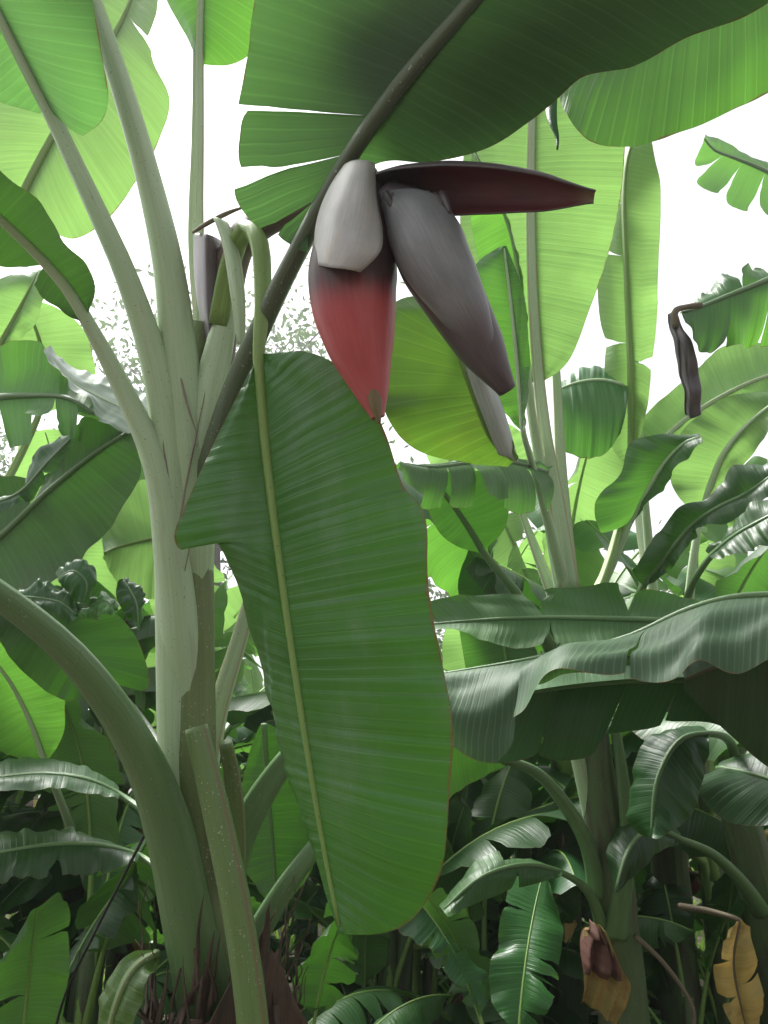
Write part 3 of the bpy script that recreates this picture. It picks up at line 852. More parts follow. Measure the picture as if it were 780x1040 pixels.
# ------------------------------------------------------------------ the blossom
# flower stalk arching from the crown
fl_axis = H([(372, 182, 1.66), (364, 230, 1.64), (358, 290, 1.62), (366, 350, 1.61), (377, 395, 1.605), (384, 424, 1.60)])
def bud_data(axis, prof, k=40, n=60, flat=.92, spiral=.05):
    c = spline(axis, n)
    T, Nn, B = frames(c, TOCAM)
    r = np.interp(np.linspace(0, 1, n), prof[0], prof[1])
    kern = np.array([1, 2, 3, 2, 1.]) / 9
    r = np.convolve(np.pad(r, 2, mode='edge'), kern, mode='valid')
    a = np.linspace(0, 2 * math.pi, k + 1)
    V, UV = [], []
    for i in range(n):
        u = i / (n - 1)
        d = np.mod(a - 2.35 + .5 * u, 2 * math.pi)         # one bract edge overlapping the next
        st = spiral * np.exp(-d / .9) - spiral * .4
        rr = r[i] * (1 + st)
        V.append(c[i] + Nn[i] * (np.cos(a) * rr * flat)[:, None] + B[i] * (np.sin(a) * rr)[:, None])
        UV.append(np.stack([np.full(k + 1, u), a / 6.2832], 1))
    s = k + 1
    Fc = [(i * s + j, i * s + j + 1, (i + 1) * s + j + 1, (i + 1) * s + j) for i in range(n - 1) for j in range(k)]
    return np.concatenate(V), Fc, np.concatenate(UV)
V, Fc, UV = bud_data(fl_axis, ([0, .12, .25, .42, .58, .72, .84, .92, 1.0], [.022, .06, .080, .089, .082, .066, .044, .030, .012]))
blossom = mk("blossom", V, Fc, BM['red'], main, UV)
blossom["label"] = "hanging banana blossom with a red bud and opened grey bracts"
tube("bud_tip", H([(379, 398, 1.59), (382, 414, 1.585), (385, 430, 1.585)]), [.017, .012, .004], BM['tip'], blossom, n=14, k=14, wob=.12, seed=3)
tube("flower_stalk", H([(216, 380, 2.12), (226, 310, 2.09), (242, 250, 2.02), (268, 226, 1.93), (318, 204, 1.83), (352, 183, 1.73), (374, 182, 1.67), (374, 205, 1.655)]),
     [.05, .05, .042, .038, .033, .030, .027, .024], SM['peduncle'], blossom, n=60, k=20, groove=0, wob=.05, seed=8)
# pale opened bract hanging at the upper left of the bud
patch("bract", [[(350, 166, 1.60), (362, 162, 1.555), (374, 163, 1.545), (381, 166, 1.57)],
                [(333, 192, 1.60), (350, 194, 1.53), (370, 198, 1.515), (383, 200, 1.56)],
                [(321, 225, 1.60), (342, 230, 1.515), (368, 232, 1.50), (389, 236, 1.535)],
                [(319, 250, 1.60), (340, 255, 1.505), (360, 257, 1.495), (386, 256, 1.515)],
                [(319, 269, 1.60), (338, 272, 1.51), (354, 274, 1.50), (366, 277, 1.515)]],
      BM['white'], blossom, thick=.0025, mat2=BM['maroon'], frill=.002)
# big grey bract hanging at the right, boat shaped
def boat(name, axis, wid, dep, mat, mat2, parent, facing, n=46, m=22, arc=2.5, thick=.003, tip=.0):
    """bract like a boat: an open shell round an axis"""
    c = spline(axis, n)
    T, Nn, B = frames(c, facing)
    ww = np.interp(np.linspace(0, 1, n), np.linspace(0, 1, len(wid)), wid)
    dd = np.interp(np.linspace(0, 1, n), np.linspace(0, 1, len(dep)), dep)
    kern = np.array([1, 2, 3, 2, 1.]) / 9
    ww = np.convolve(np.pad(ww, 2, mode='edge'), kern, mode='valid'); dd = np.convolve(np.pad(dd, 2, mode='edge'), kern, mode='valid')
    a = np.linspace(-arc / 2, arc / 2, m)
    V, UV = [], []
    for i in range(n):
        V.append(c[i] + Nn[i] * (np.cos(a) * dd[i])[:, None] + B[i] * (np.sin(a) * ww[i])[:, None])
        UV.append(np.stack([np.full(m, i / (n - 1)), (a + arc / 2) / arc], 1))
    Fc = [(i * m + j, i * m + j + 1, (i + 1) * m + j + 1, (i + 1) * m + j) for i in range(n - 1) for j in range(m - 1)]
    o = mk(name, np.concatenate(V), Fc, [mat, mat2], parent, np.concatenate(UV))
    s = o.modifiers.new("thickness", 'SOLIDIFY'); s.thickness = thick; s.offset = 0; s.material_offset = 1; s.material_offset_rim = 0
    return o
boat("bract", H([(396, 200, 1.64), (420, 225, 1.60), (445, 275, 1.58), (470, 320, 1.575), (494, 362, 1.58), (515, 396, 1.60)]),
     [.032, .062, .066, .056, .044, .016], [.03, .05, .055, .05, .04, .012], BM['purple'], BM['maroon'], blossom, TOCAM, arc=3.6)
boat("bract", H([(400, 208, 1.615), (422, 225, 1.575), (445, 268, 1.55), (466, 305, 1.545), (483, 336, 1.55), (492, 352, 1.56)]),
     [.026, .060, .068, .058, .044, .022], [.028, .052, .060, .055, .042, .018], BM['grey'], BM['maroon'], blossom, TOCAM + np.array([-.15, 0, 0]), arc=3.0)
for q in range(9):
    x0 = 392 + q * 7.0
    tube("flower_bud", H([(x0, 196 + (q % 2) * 2, 1.585 - q * .004), (x0 + 5, 206, 1.565 - q * .004), (x0 + 9, 214 + (q % 3), 1.555 - q * .004)]), [.006, .008, .004], BM['purple'], blossom, n=8, k=8)
# dark bract lifted to the right, maroon inside
boat("bract", H([(378, 200, 1.66), (410, 196, 1.60), (460, 193, 1.55), (520, 194, 1.51), (570, 198, 1.48), (604, 200, 1.47)]),
     [.04, .050, .050, .045, .034, .010], [.03, .045, .05, .042, .03, .008], BM['purple'], BM['maroon'], blossom, np.array([0, .55, .85]), arc=3.3)

# ------------------------------------------------------------------ backlit neighbour plants on the right
def plant(name, base, label, group=None):
    return empty(name, base, label, "banana plant", group)

bk = ground_pt(632, 1040, 3.5)
right = plant("banana_plant", bk, "banana plant on the right with pale upright stalks and yellow-brown dead leaf on stem")
tube("pseudostem", [bk + [0, 0, -.06], bk + [0, 0, .35], P(633, 1010, 3.5), P(622, 900, 3.5), P(606, 780, 3.52), P(598, 690, 3.55), P(588, 630, 3.58), P(576, 590, 3.6)],
     [.13, .125, .11, .092, .088, .075, .06, .05, .04], SM['stem'], right, n=70, k=28, wob=.05, seed=14, ridge=sheath_ridge(3))
pt = lambda pts, d: list(H(pts, d))
leaf(right, H([(547, 385), (541, 300), (539, 210), (540, 130), (545, 40), (560, -30)], (3.5, 3.35)),
     H([(545, 388), (505, 380), (478, 320), (468, 230), (470, 150), (490, 40), (556, -30)], (3.5, 3.6)),
     H([(550, 388), (575, 370), (600, 310), (622, 240), (634, 165), (630, 60), (562, -30)], (3.5, 3.2)),
     LM['young'], SM['pale'], rib=(.024, .012), petiole=pt([(577, 600), (566, 520), (553, 440)], (3.50, 3.48)), pet_r=[.046, .036, .028], seed=51, n=90, m=12,
     bulge=(.05, .05), wave=.02, tears=((), ()), gap=.02, up=-ZV, label="broad backlit yellow-green leaf")
leaf(right, H([(534, 350), (528, 290), (518, 235), (500, 190), (480, 150)], (3.3, 3.0)), H([(530, 352), (500, 340), (490, 280), (478, 220), (478, 150)], (3.3, 3.05)),
     H([(536, 352), (534, 300), (524, 250), (508, 200), (482, 150)], (3.28, 3.0)), LM['mid'], SM['pale'], rib=(.01, .004),
     petiole=pt([(572, 610), (548, 470), (538, 400)], (3.55, 3.35)), pet_r=[.03, .02, .014], seed=52)
leaf(right, H([(531, 437), (526, 380), (520, 320), (512, 250)], (3.0, 3.0)), H([(528, 437), (500, 400), (488, 340), (482, 270), (508, 250)], (3.05, 3.0)),
     H([(534, 437), (536, 370), (532, 300), (514, 250)], (2.95, 3.0)), LM['mid'], SM['pale'], rib=(.01, .004), seed=53, up=TOCAM, wave=.02, petiole=pt([(574, 600), (554, 520), (540, 470)], (3.52, 3.1)), pet_r=[.03, .018, .012])
stalk([(574, 600, 3.55), (556, 500, 3.55), (542, 430, 3.55), (533, 360, 3.55)], [.042, .032, .024, .016], 'pale', right)
stalk([(580, 600, 3.62), (570, 480, 3.65), (566, 400, 3.68), (560, 300, 3.7)], [.036, .026, .02, .014], 'pale', right)
# leaf behind, right of the broad one
leaf(right, H([(640, 470), (640, 380), (636, 280), (634, 190), (640, 150), (655, 120)], (4.0, 3.9)), H([(637, 472), (622, 455), (612, 380), (606, 300), (606, 220), (625, 165), (652, 122)], (4.0, 4.1)),
     H([(643, 472), (652, 440), (665, 360), (668, 270), (668, 200), (662, 160), (657, 122)], (4.0, 3.8)), LM['young'], SM['rib'], rib=(.018, .008),
     petiole=pt([(590, 640), (615, 580), (632, 520)], (3.65, 3.95)), pet_r=[.03, .022, .018], seed=54, tears=((.35, .6, .75), (.3,)), gap=.02, drop=.4, wave=.03, up=-ZV)
# yellow-green leaf behind the blossom with its grey folded half
leaf(main, H([(458, 330), (468, 362), (484, 410), (500, 448), (522, 468)], (2.05, 2.0)), H([(440, 300), (398, 310), (388, 380), (395, 425), (420, 455), (470, 470), (518, 470)], (2.1, 2.1)),
     H([(466, 335), (486, 375), (505, 410), (516, 440), (525, 468)], (2.02, 1.96)), LM['yellow'], SM['rib'], rib=(.010, .004), seed=55, bulge=(.07, .05), up=TOCAM + np.array([-.6, 0, 0.2]),
     n=80, m=12, wave=.01, petiole=pt([(215, 500), (300, 450), (380, 400), (430, 348)], (2.08, 2.16)), pet_r=[.02, .016, .014, .012])
patch("leaf_fold", [[(466, 352, 2.0), (478, 356, 1.98), (488, 362, 2.0)], [(480, 395, 1.99), (494, 396, 1.97), (506, 400, 1.99)], [(494, 432, 1.98), (508, 434, 1.96), (518, 436, 1.98)], [(506, 462, 1.98), (518, 466, 1.97), (527, 470, 1.98)]],
      bract_mat("leaf_fold_grey", (.34, .38, .35), (.44, .48, .44), (.12, .14, .12), streak=.9), main, thick=.0012)
# folded leaves at the stalk feet
leaf(right, H([(555, 480), (520, 470), (480, 470), (440, 474), (405, 470)], (3.2, 2.6)), H([(558, 478), (520, 462), (480, 464), (440, 467), (404, 468)], (3.25, 2.65)),
     H([(563, 515), (545, 520), (500, 512), (450, 505), (405, 476)], (3.1, 2.5)), LM['back'], SM['green'], rib=(.012, .004), seed=56, tears=((), (.2, .4, .55, .7, .82)), gap=.02, drop=.5, up=ZV, bulge=(.1, .15), wave=.03)
leaf(right, H([(490, 560), (472, 530), (450, 500), (430, 480)], (3.4, 3.2)), H([(488, 562), (450, 545), (432, 510), (428, 482)], (3.4, 3.2)), H([(494, 558), (514, 530), (512, 490), (434, 478)], (3.4, 3.2)),
     LM['dark'], SM['green'], rib=(.014, .006), petiole=pt([(560, 660), (530, 610)], (3.55, 3.45)), pet_r=[.03, .02], seed=57, up=TOCAM)
leaf(right, H([(530, 520), (520, 480), (505, 440), (480, 420)], (3.7, 3.6)), H([(526, 522), (490, 500), (480, 450), (478, 422)], (3.7, 3.6)), H([(534, 518), (545, 480), (530, 440), (482, 418)], (3.7, 3.6)),
     LM['young'], SM['pale'], rib=(.014, .006), petiole=pt([(576, 640), (556, 590)], (3.6, 3.65)), pet_r=[.035, .026], seed=58)
# its lower stalks
leaf(right, H([(515, 772), (470, 755), (430, 770), (400, 830)], (3.3, 3.0)), H([(515, 778), (470, 800), (430, 830), (402, 834)], (3.3, 3.0)), H([(515, 766), (460, 715), (410, 740), (398, 826)], (3.35, 3.1)),
     LM['dark'], SM['green'], rib=(.018, .006), petiole=pt([(606, 910), (598, 862), (572, 815), (545, 785)], (3.46, 3.34)), pet_r=[.04, .034, .027, .021], seed=59, up=ZV)
leaf(right, H([(570, 886), (535, 878), (490, 890), (450, 925)], (3.3, 3.0)), H([(570, 890), (535, 900), (490, 915), (452, 928)], (3.25, 2.95)), H([(572, 882), (535, 866), (490, 872), (448, 922)], (3.4, 3.15)),
     LM['back'], SM['green'], rib=(.012, .005), petiole=pt([(612, 950), (604, 918), (590, 898)], (3.46, 3.35)), pet_r=[.03, .022, .016], seed=60, up=ZV, tears=((.4,), (.5,)), drop=.4)
stalk([(624, 950, 3.44), (632, 900, 3.42), (637, 850, 3.42), (632, 790, 3.45), (625, 740, 3.5)], [.05, .04, .03, .026, .02], 'green', right)
stalk([(612, 900, 3.56), (601, 830, 3.52), (590, 780, 3.5), (580, 745, 3.5)], [.02, .036, .036, .028], 'pale', right)
# yellow-brown dead leaf clinging to the stem
patch("dead_leaf", [[(592, 942, 3.34), (604, 940, 3.3), (616, 946, 3.33)], [(590, 965, 3.33), (608, 968, 3.28), (632, 985, 3.32)], [(592, 990, 3.33), (612, 992, 3.29), (640, 1000, 3.32)], [(590, 1018, 3.34), (610, 1030, 3.3), (626, 1042, 3.34)]],
      LM['dry'], right, thick=.0012, frill=.05, seed=5, nu=40, nv=26)
patch("dead_leaf", [[(600, 938, 3.3), (606, 942, 3.27), (612, 950, 3.3)], [(590, 965, 3.3), (608, 966, 3.25), (626, 975, 3.28)], [(592, 985, 3.3), (612, 990, 3.26), (630, 995, 3.28)]],
      LM['brown'], right, thick=.0012, frill=.05, seed=9, nu=40, nv=26)
tube("dry_leaf_stalk", H([(645, 950, 3.4), (680, 985, 3.35), (705, 1030, 3.3), (690, 1080, 3.3)]), [.012, .01, .008, .006], SM['brown'], right, n=24, k=8, groove=.3)

# ------------------------------------------------------------------ plant at the right edge
br = ground_pt(800, 1040, 3.9)
edge = plant("banana_plant", br, "banana plant at the right edge with a yellow withered leaf hanging by its stem")
tube("pseudostem", [br + [0, 0, -.06], br + [-.02, 0, .5], P(790, 1000, 3.9), P(770, 900, 3.9), P(752, 830, 3.92), P(742, 760, 3.95)], [.12, .11, .098, .095, .088, .06], SM['stem'], edge, n=50, k=24, wob=.05, seed=24, ridge=sheath_ridge(5))
leaf(edge, H([(690, 852), (660, 842), (640, 860), (625, 905)], (3.5, 3.2)), H([(690, 856), (665, 868), (645, 890), (627, 908)], (3.45, 3.2)), H([(690, 848), (655, 822), (620, 850), (623, 902)], (3.6, 3.3)),
     LM['dark'], SM['green'], rib=(.016, .005), petiole=pt([(772, 925), (752, 895), (722, 866)], (3.8, 3.6)), pet_r=[.04, .03, .02], seed=61, up=ZV)
leaf(edge, H([(720, 745), (690, 752), (668, 790), (662, 850)], (3.2, 3.0)), H([(720, 750), (715, 790), (700, 830), (664, 852)], (3.15, 2.95)), H([(715, 740), (670, 742), (640, 790), (636, 835), (660, 852)], (3.3, 3.1)),
     LM['dark'], SM['green'], rib=(.014, .005), petiole=pt([(746, 800), (745, 765), (735, 748)], (3.85, 3.3)), pet_r=[.03, .022, .016], seed=62, up=TOCAM, n=70, m=10, wave=.02)
leaf(edge, H([(730, 780), (760, 785), (800, 800), (860, 850)], (3.4, 3.0)), H([(730, 776), (770, 762), (820, 770), (862, 848)], (3.5, 3.1)), H([(728, 786), (705, 800), (740, 835), (800, 840), (858, 852)], (3.3, 2.9)),
     LM['dark'], SM['green'], rib=(.014, .005), petiole=pt([(748, 830), (742, 800)], (3.85, 3.5)), pet_r=[.03, .02], seed=63, up=ZV, n=60)
leaf(edge, H([(752, 935), (745, 975), (752, 1020), (762, 1060)], (3.4, 3.4)), H([(748, 935), (728, 970), (732, 1020), (760, 1062)], (3.4, 3.4)), H([(756, 935), (768, 970), (778, 1020), (764, 1060)], (3.38, 3.38)),
     LM['dry'], SM['brown'], rib=(.01, .004), petiole=pt([(690, 920), (720, 925), (745, 932)], (3.6, 3.42)), pet_r=[.016, .014, .012], seed=64, up=TOCAM, wave=.04, bulge=(.2, .2), tears=((.3, .6), (.5,)), drop=.5, name="dry_leaf")
# grey-topped leaf arching across the right
wide = plant("banana_plant", ground_pt(1000, 1040, 2.7), "banana plant whose broad drooping grey-green leaf crosses the right side over the stem")
wb = ground_pt(1000, 1040, 2.7)
tube("pseudostem", [wb + [0, 0, -.06], wb + [0, 0, .6], P(990, 900, 2.7), P(960, 760, 2.7), P(945, 650, 2.7)], [.13, .12, .1, .09, .06], SM['stem'], wide, n=40, k=20, wob=.05, seed=34, ridge=sheath_ridge(6))
leaf(wide, H([(870, 600), (800, 604), (745, 607), (697, 620), (640, 646), (566, 664), (500, 676), (436, 686)], (2.62, 2.95)),
     H([(870, 690), (800, 664), (752, 684), (712, 674), (682, 700), (614, 699), (560, 694), (528, 735), (497, 768), (457, 750), (436, 700)], (2.40, 2.72)),
     H([(870, 612), (800, 622), (745, 630), (697, 640), (640, 664), (566, 684), (500, 700), (436, 690)], (2.85, 3.15)),
     LM['matte'], SM['green'], rib=(.016, .004), petiole=pt([(950, 690), (930, 640), (900, 604)], (2.68, 2.62)), pet_r=[.04, .03, .02], seed=71, n=150, m=14,
     tears=((.45, .74), ()), gap=.008, drop=.25, bulge=(.14, .05), wave=.022, und=.028, corr=.0004, up=ZV, label="broad grey-green drooping leaf across the right")
leaf(wide, H([(850, 650), (780, 668), (719, 688), (640, 692), (560, 700), (480, 716)], (2.85, 3.05)),
     H([(850, 760), (790, 770), (724, 736), (660, 742), (612, 752), (600, 768), (545, 773), (482, 770), (470, 730)], (2.8, 3.0)), H([(850, 640), (780, 650), (719, 668), (640, 676), (560, 684), (480, 706)], (3.1, 3.3)),
     LM['dark'], SM['green'], rib=(.015, .004), seed=72, n=90, m=12, tears=((.42, .56, .75), ()), gap=.008, drop=.12, bulge=(.05, .05), up=-ZV, petiole=pt([(955, 720), (910, 660)], (2.7, 2.8)), pet_r=[.03, .02])
leaf(wide, H([(850, 640), (790, 655), (740, 672), (695, 690)], (2.72, 2.8)), H([(850, 800), (790, 785), (740, 745), (694, 700)], (2.7, 2.8)), H([(850, 630), (790, 640), (740, 655), (692, 680)], (2.9, 2.95)),
     LM['dark'], SM['brown'], rib=(.015, .004), seed=73, up=-ZV)  # dark blade added to stand in for a patch of deep shade
leaf(wide, H([(760, 645), (690, 632), (610, 628), (520, 628), (436, 634)], (3.0, 3.25)), H([(760, 660), (690, 652), (610, 662), (520, 655), (436, 642)], (2.85, 3.15)), H([(760, 625), (690, 606), (600, 596), (510, 600), (435, 612), (434, 630)], (3.1, 3.35)),
     LM['dark'], SM['green'], rib=(.016, .005), petiole=pt([(950, 700), (880, 650), (810, 648)], (2.72, 2.95)), pet_r=[.04, .03, .02], seed=74, n=80, tears=((.6,), (.35, .62)), drop=.25, wave=.035, wk=8, up=-ZV)

# ------------------------------------------------------------------ young folded leaves, right of the pale stalks
bt = ground_pt(690, 1000, 4.4)
fold_pl = plant("banana_plant", bt, "banana plant behind the drooping grey-green leaf, with wavy half-folded leaves on pale stalks")
tube("pseudostem", [bt + [0, 0, -.06], bt + [0, 0, .7], P(672, 760, 4.4), P(668, 660, 4.4)], [.11, .1, .09, .06], SM['stem'], fold_pl, n=36, k=20, wob=.05, seed=35, ridge=sheath_ridge(8))
leaf(fold_pl, H([(640, 528), (656, 500), (675, 470), (695, 450), (712, 444)], (3.9, 3.7)), H([(638, 530), (610, 540), (604, 508), (630, 480), (640, 450), (665, 442), (708, 442)], (3.9, 3.8)),
     H([(643, 530), (664, 505), (690, 475), (713, 446)], (3.9, 3.65)), LM['back'], SM['pale'], rib=(.018, .006), petiole=pt([(596, 640), (606, 605), (622, 570)], (4.1, 3.95)),
     pet_r=[.03, .03, .024], seed=81, n=70, m=10, up=-ZV + TOCAM, wave=.03, bulge=(.15, .1))
leaf(fold_pl, H([(655, 592), (680, 560), (704, 532), (730, 515), (760, 500), (800, 470)], (3.8, 3.5)), H([(652, 594), (642, 575), (668, 545), (690, 515), (720, 505), (745, 475), (800, 462)], (3.8, 3.6)),
     H([(658, 594), (688, 572), (712, 538), (740, 530), (770, 512), (802, 480)], (3.8, 3.4)), LM['dark'], SM['green'], rib=(.016, .006), petiole=pt([(664, 680), (640, 640), (646, 612)], (4.35, 3.85)), pet_r=[.03, .025, .02],
     seed=82, n=70, m=10, up=-ZV + TOCAM, wave=.05, wk=10, bulge=(.15, .1))
leaf(fold_pl, H([(712, 520), (722, 490), (735, 460), (760, 430), (800, 400)], (4.3, 4.2)), H([(708, 522), (685, 500), (682, 460), (700, 430), (750, 400), (798, 398)], (4.3, 4.3)), H([(714, 522), (735, 500), (755, 470), (780, 440), (802, 404)], (4.3, 4.1)),
     LM['young'], SM['pale'], rib=(.018, .006), petiole=pt([(680, 690), (698, 620), (704, 570)], (4.38, 4.3)), pet_r=[.035, .026, .022], seed=83, n=60, up=-ZV, wave=.04)
leaf(fold_pl, H([(650, 480), (680, 440), (720, 410), (770, 385), (830, 370)], (5.0, 4.6)), H([(648, 478), (650, 430), (690, 390), (740, 350), (828, 366)], (5.0, 4.8)), H([(654, 484), (700, 455), (745, 425), (790, 398), (832, 372)], (5.0, 4.5)),
     LM['young'], SM['pale'], rib=(.018, .006), petiole=pt([(676, 690), (660, 600), (648, 520)], (4.4, 4.9)), pet_r=[.035, .026, .02], seed=84, n=60, up=ZV, wave=.03, corr=.006, lam=.08)
leaf(fold_pl, H([(722, 565), (745, 545), (770, 530), (810, 510)], (3.4, 3.1)), H([(720, 562), (735, 538), (760, 512), (812, 500)], (3.45, 3.2)), H([(724, 568), (750, 560), (780, 550), (812, 520)], (3.3, 3.0)),
     LM['dark'], SM['green'], rib=(.012, .005), petiole=pt([(690, 700), (692, 640), (705, 590)], (4.3, 3.5)), pet_r=[.03, .02, .014], seed=85, up=ZV, wave=.03)
leaf(fold_pl, H([(636, 392), (612, 386), (588, 388), (566, 396)], (4.0, 3.95)), H([(630, 440), (612, 462), (585, 464), (570, 455)], (3.85, 3.8)), H([(640, 380), (612, 372), (588, 376), (566, 392)], (4.15, 4.1)), LM['back'], SM['pale'], rib=(.01, .004), seed=86, up=ZV, corr=.005, lam=.07, bulge=(.12, .05),
     petiole=pt([(668, 650), (656, 520), (648, 430)], (4.4, 4.05)), pet_r=[.03, .02, .014])

# leaf with the withered purple-brown tail, at the right edge
bd = ground_pt(900, 1040, 3.4)
tail = plant("banana_plant", bd, "banana plant at the right edge whose leaf ends in a withered purple-brown tail")
tube("pseudostem", [bd + [0, 0, -.06], bd + [0, 0, .9], P(900, 700, 3.4), P(890, 480, 3.4), P(880, 380, 3.4)], [.12, .11, .09, .08, .05], SM['stem'], tail, n=40, k=20, wob=.05, seed=36)
leaf(tail, H([(820, 265), (780, 284), (740, 300), (710, 312), (692, 318)], (3.2, 3.0)), H([(825, 330), (780, 344), (740, 352), (712, 362), (694, 330)], (3.1, 2.95)), H([(820, 250), (778, 268), (740, 268), (715, 295), (690, 314)], (3.3, 3.1)),
     LM['mid'], SM['green'], rib=(.014, .005), petiole=pt([(880, 400), (875, 320), (850, 275)], (3.4, 3.25)), pet_r=[.03, .022, .016], seed=91, tears=((.3, .6), (.3, .5, .7)), drop=.5, up=ZV, wave=.03)
tube("dry_leaf_stalk", H([(712, 310, 3.0), (696, 312, 2.99), (686, 316, 2.98), (687, 332, 2.985)]), [.012, .010, .012, .014], SM['brown'], tail, n=14, k=8, groove=0)
tl = patch("withered_leaf_tail", [[(680, 318, 3.0), (686, 316, 2.97), (690, 320, 2.99)], [(683, 345, 3.0), (692, 345, 2.96), (702, 352, 3.0)], [(690, 375, 3.0), (699, 376, 2.96), (710, 380, 2.99)], [(695, 400, 3.0), (703, 402, 2.97), (711, 402, 2.99)], [(698, 420, 3.0), (705, 424, 2.97), (713, 420, 2.99)]],
           BM['purple'], tail, thick=.003, frill=.03, seed=13)

# leaf reaching in at the top right, above the dark one
bg_ = ground_pt(1250, 1040, 1.9)
topr = plant("banana_plant", bg_, "banana plant out at the right whose broad backlit leaf fills the top right corner")
tube("pseudostem", [bg_ + [0, 0, -.06], bg_ + [0, 0, .9], bg_ + [.03, 0, 1.6], bg_ + [.02, 0, 2.2]], [.13, .12, .1, .06], SM['stem'], topr, n=40, k=20, wob=.05, seed=37)
leaf(topr, H([(1010, -130), (900, -90), (800, -50), (700, -5), (630, 30), (560, 60)], (1.62, 1.8)),
     H([(1010, -126), (950, 0), (860, 48), (780, 92), (705, 132), (640, 152), (600, 148), (575, 115), (562, 70)], (1.55, 1.78)),
     H([(1010, -136), (900, -190), (800, -180), (700, -130), (620, -60), (556, 50)], (1.7, 1.9)),
     LM['mid'], SM['green'], rib=(.016, .005), petiole=[bg_ + np.array([0, 0, 2.15]), bg_ + np.array([-.02, -.02, 2.5]), P(1120, -130, 1.62)], pet_r=[.03, .024, .018], seed=95, n=110, m=12, bulge=(.05, .05), up=ZV, wave=.012)
leaf(topr, H([(960, -330, 1.06), (820, -240, 1.12), (690, -140, 1.24), (570, -50, 1.40), (470, 30, 1.55), (405, 84, 1.66), (372, 122, 1.72)]),
     H([(960, -326, 1.08), (880, -100, 1.16), (790, -14, 1.27), (702, 28, 1.36), (640, 56, 1.45), (590, 68, 1.50), (556, 100, 1.56), (500, 138, 1.63), (440, 152, 1.69), (400, 152, 1.71), (374, 126, 1.73)]),
     H([(960, -336, 1.04), (760, -320, 1.12), (560, -220, 1.28), (420, -100, 1.47), (352, 0, 1.64), (350, 70, 1.70), (370, 118, 1.73)]), LM['blocker'], SM['green'], rib=(.015, .005), petiole=[bg_ + np.array([0, 0, 2.15]), bg_ + np.array([-.05, -.1, 2.6]), P(1080, -300, 1.5)],
     pet_r=[.03, .024, .018], seed=96, n=60, m=10, up=ZV)  # unseen leaf, added to keep light off the overhead leaf's right half
patch("leaf_strip", [[(556, 78, 1.80), (561, 76, 1.79), (567, 80, 1.79)], [(556, 122, 1.69), (561, 122, 1.68), (566, 124, 1.69)], [(564, 140, 1.68), (566, 140, 1.675), (568, 140, 1.68)], [(565, 152, 1.67), (566, 152, 1.67), (567, 152, 1.67)]], LM['back'], topr, thick=.001)
# far torn leaf, washed out against the sky
bf = ground_pt(1010, 900, 7.5)
farp = plant("banana_plant", bf, "tall distant banana plant with a torn feathery leaf against the white sky at top right")
tube("pseudostem", [bf + [0, 0, -.06], bf + [0, 0, 1.5], P(960, 500, 7.5), P(930, 330, 7.5)], [.14, .12, .1, .07], SM['stem'], farp, n=30, k=16)
leaf(farp, H([(800, 185), (770, 170), (745, 160), (725, 152), (715, 140)], (7.0, 6.8)), H([(800, 225), (775, 222), (748, 210), (715, 195), (700, 182), (714, 142)], (6.9, 6.8)), H([(800, 175), (770, 160), (745, 150), (725, 140), (716, 136)], (7.1, 6.9)),
     LM['mid'], SM['green'], rib=(.02, .008), petiole=pt([(925, 340), (900, 250), (850, 205)], (7.5, 7.1)), pet_r=[.04, .03, .024], seed=97, tears=((.25, .5, .72), ()), gap=.06, drop=.2, up=ZV)

# ------------------------------------------------------------------ plants on the left
bl_ = ground_pt(-130, 1040, 2.9)
leftp = plant("banana_plant", bl_, "banana plant at the left edge with silvery drooping leaf and torn dark leaves")
tube("pseudostem", [bl_ + [0, 0, -.06], bl_ + [0, 0, .8], P(-125, 760, 2.9), P(-110, 600, 2.9), P(-100, 520, 2.9)], [.13, .12, .1, .085, .05], SM['stem'], leftp, n=40, k=20, wob=.05, seed=41, ridge=sheath_ridge(9))
leaf(leftp, H([(20, 205), (40, 165), (62, 125), (95, 70), (130, 10), (150, -60)], (3.3, 3.2)), H([(15, 208), (-40, 180), (-60, 100), (-20, 10), (60, -60), (148, -62)], (3.3, 3.5)),
     H([(26, 212), (70, 240), (112, 208), (150, 150), (170, 98), (155, 60), (165, 10), (152, -60)], (3.3, 3.0)), LM['young'], SM['rib'], rib=(.018, .008),
     petiole=pt([(-100, 560), (-50, 400), (-5, 260)], (2.95, 3.25)), pet_r=[.035, .028, .02], seed=101, n=80, m=10, up=-ZV, wave=.02, tears=((), (.75,)), gap=.02)
leaf(leftp, H([(0, 350), (22, 310), (40, 275)], (3.6, 3.5)), H([(-5, 352), (-40, 310), (38, 272)], (3.6, 3.6)), H([(4, 354), (40, 320), (42, 274)], (3.6, 3.4)), LM['young'], SM['rib'], rib=(.012, .005), petiole=pt([(-95, 560), (-40, 420)], (3.0, 3.5)), pet_r=[.03, .02], seed=102, up=-ZV)
leaf(leftp, H([(40, 420), (45, 370), (35, 330), (20, 300)], (3.9, 3.8)), H([(36, 420), (0, 390), (-10, 340), (18, 300)], (3.9, 3.9)), H([(44, 420), (95, 390), (80, 330), (24, 298)], (3.9, 3.7)), LM['young'], SM['rib'], rib=(.014, .005), petiole=pt([(-90, 600), (0, 500)], (3.1, 3.8)), pet_r=[.03, .02], seed=103, up=-ZV)
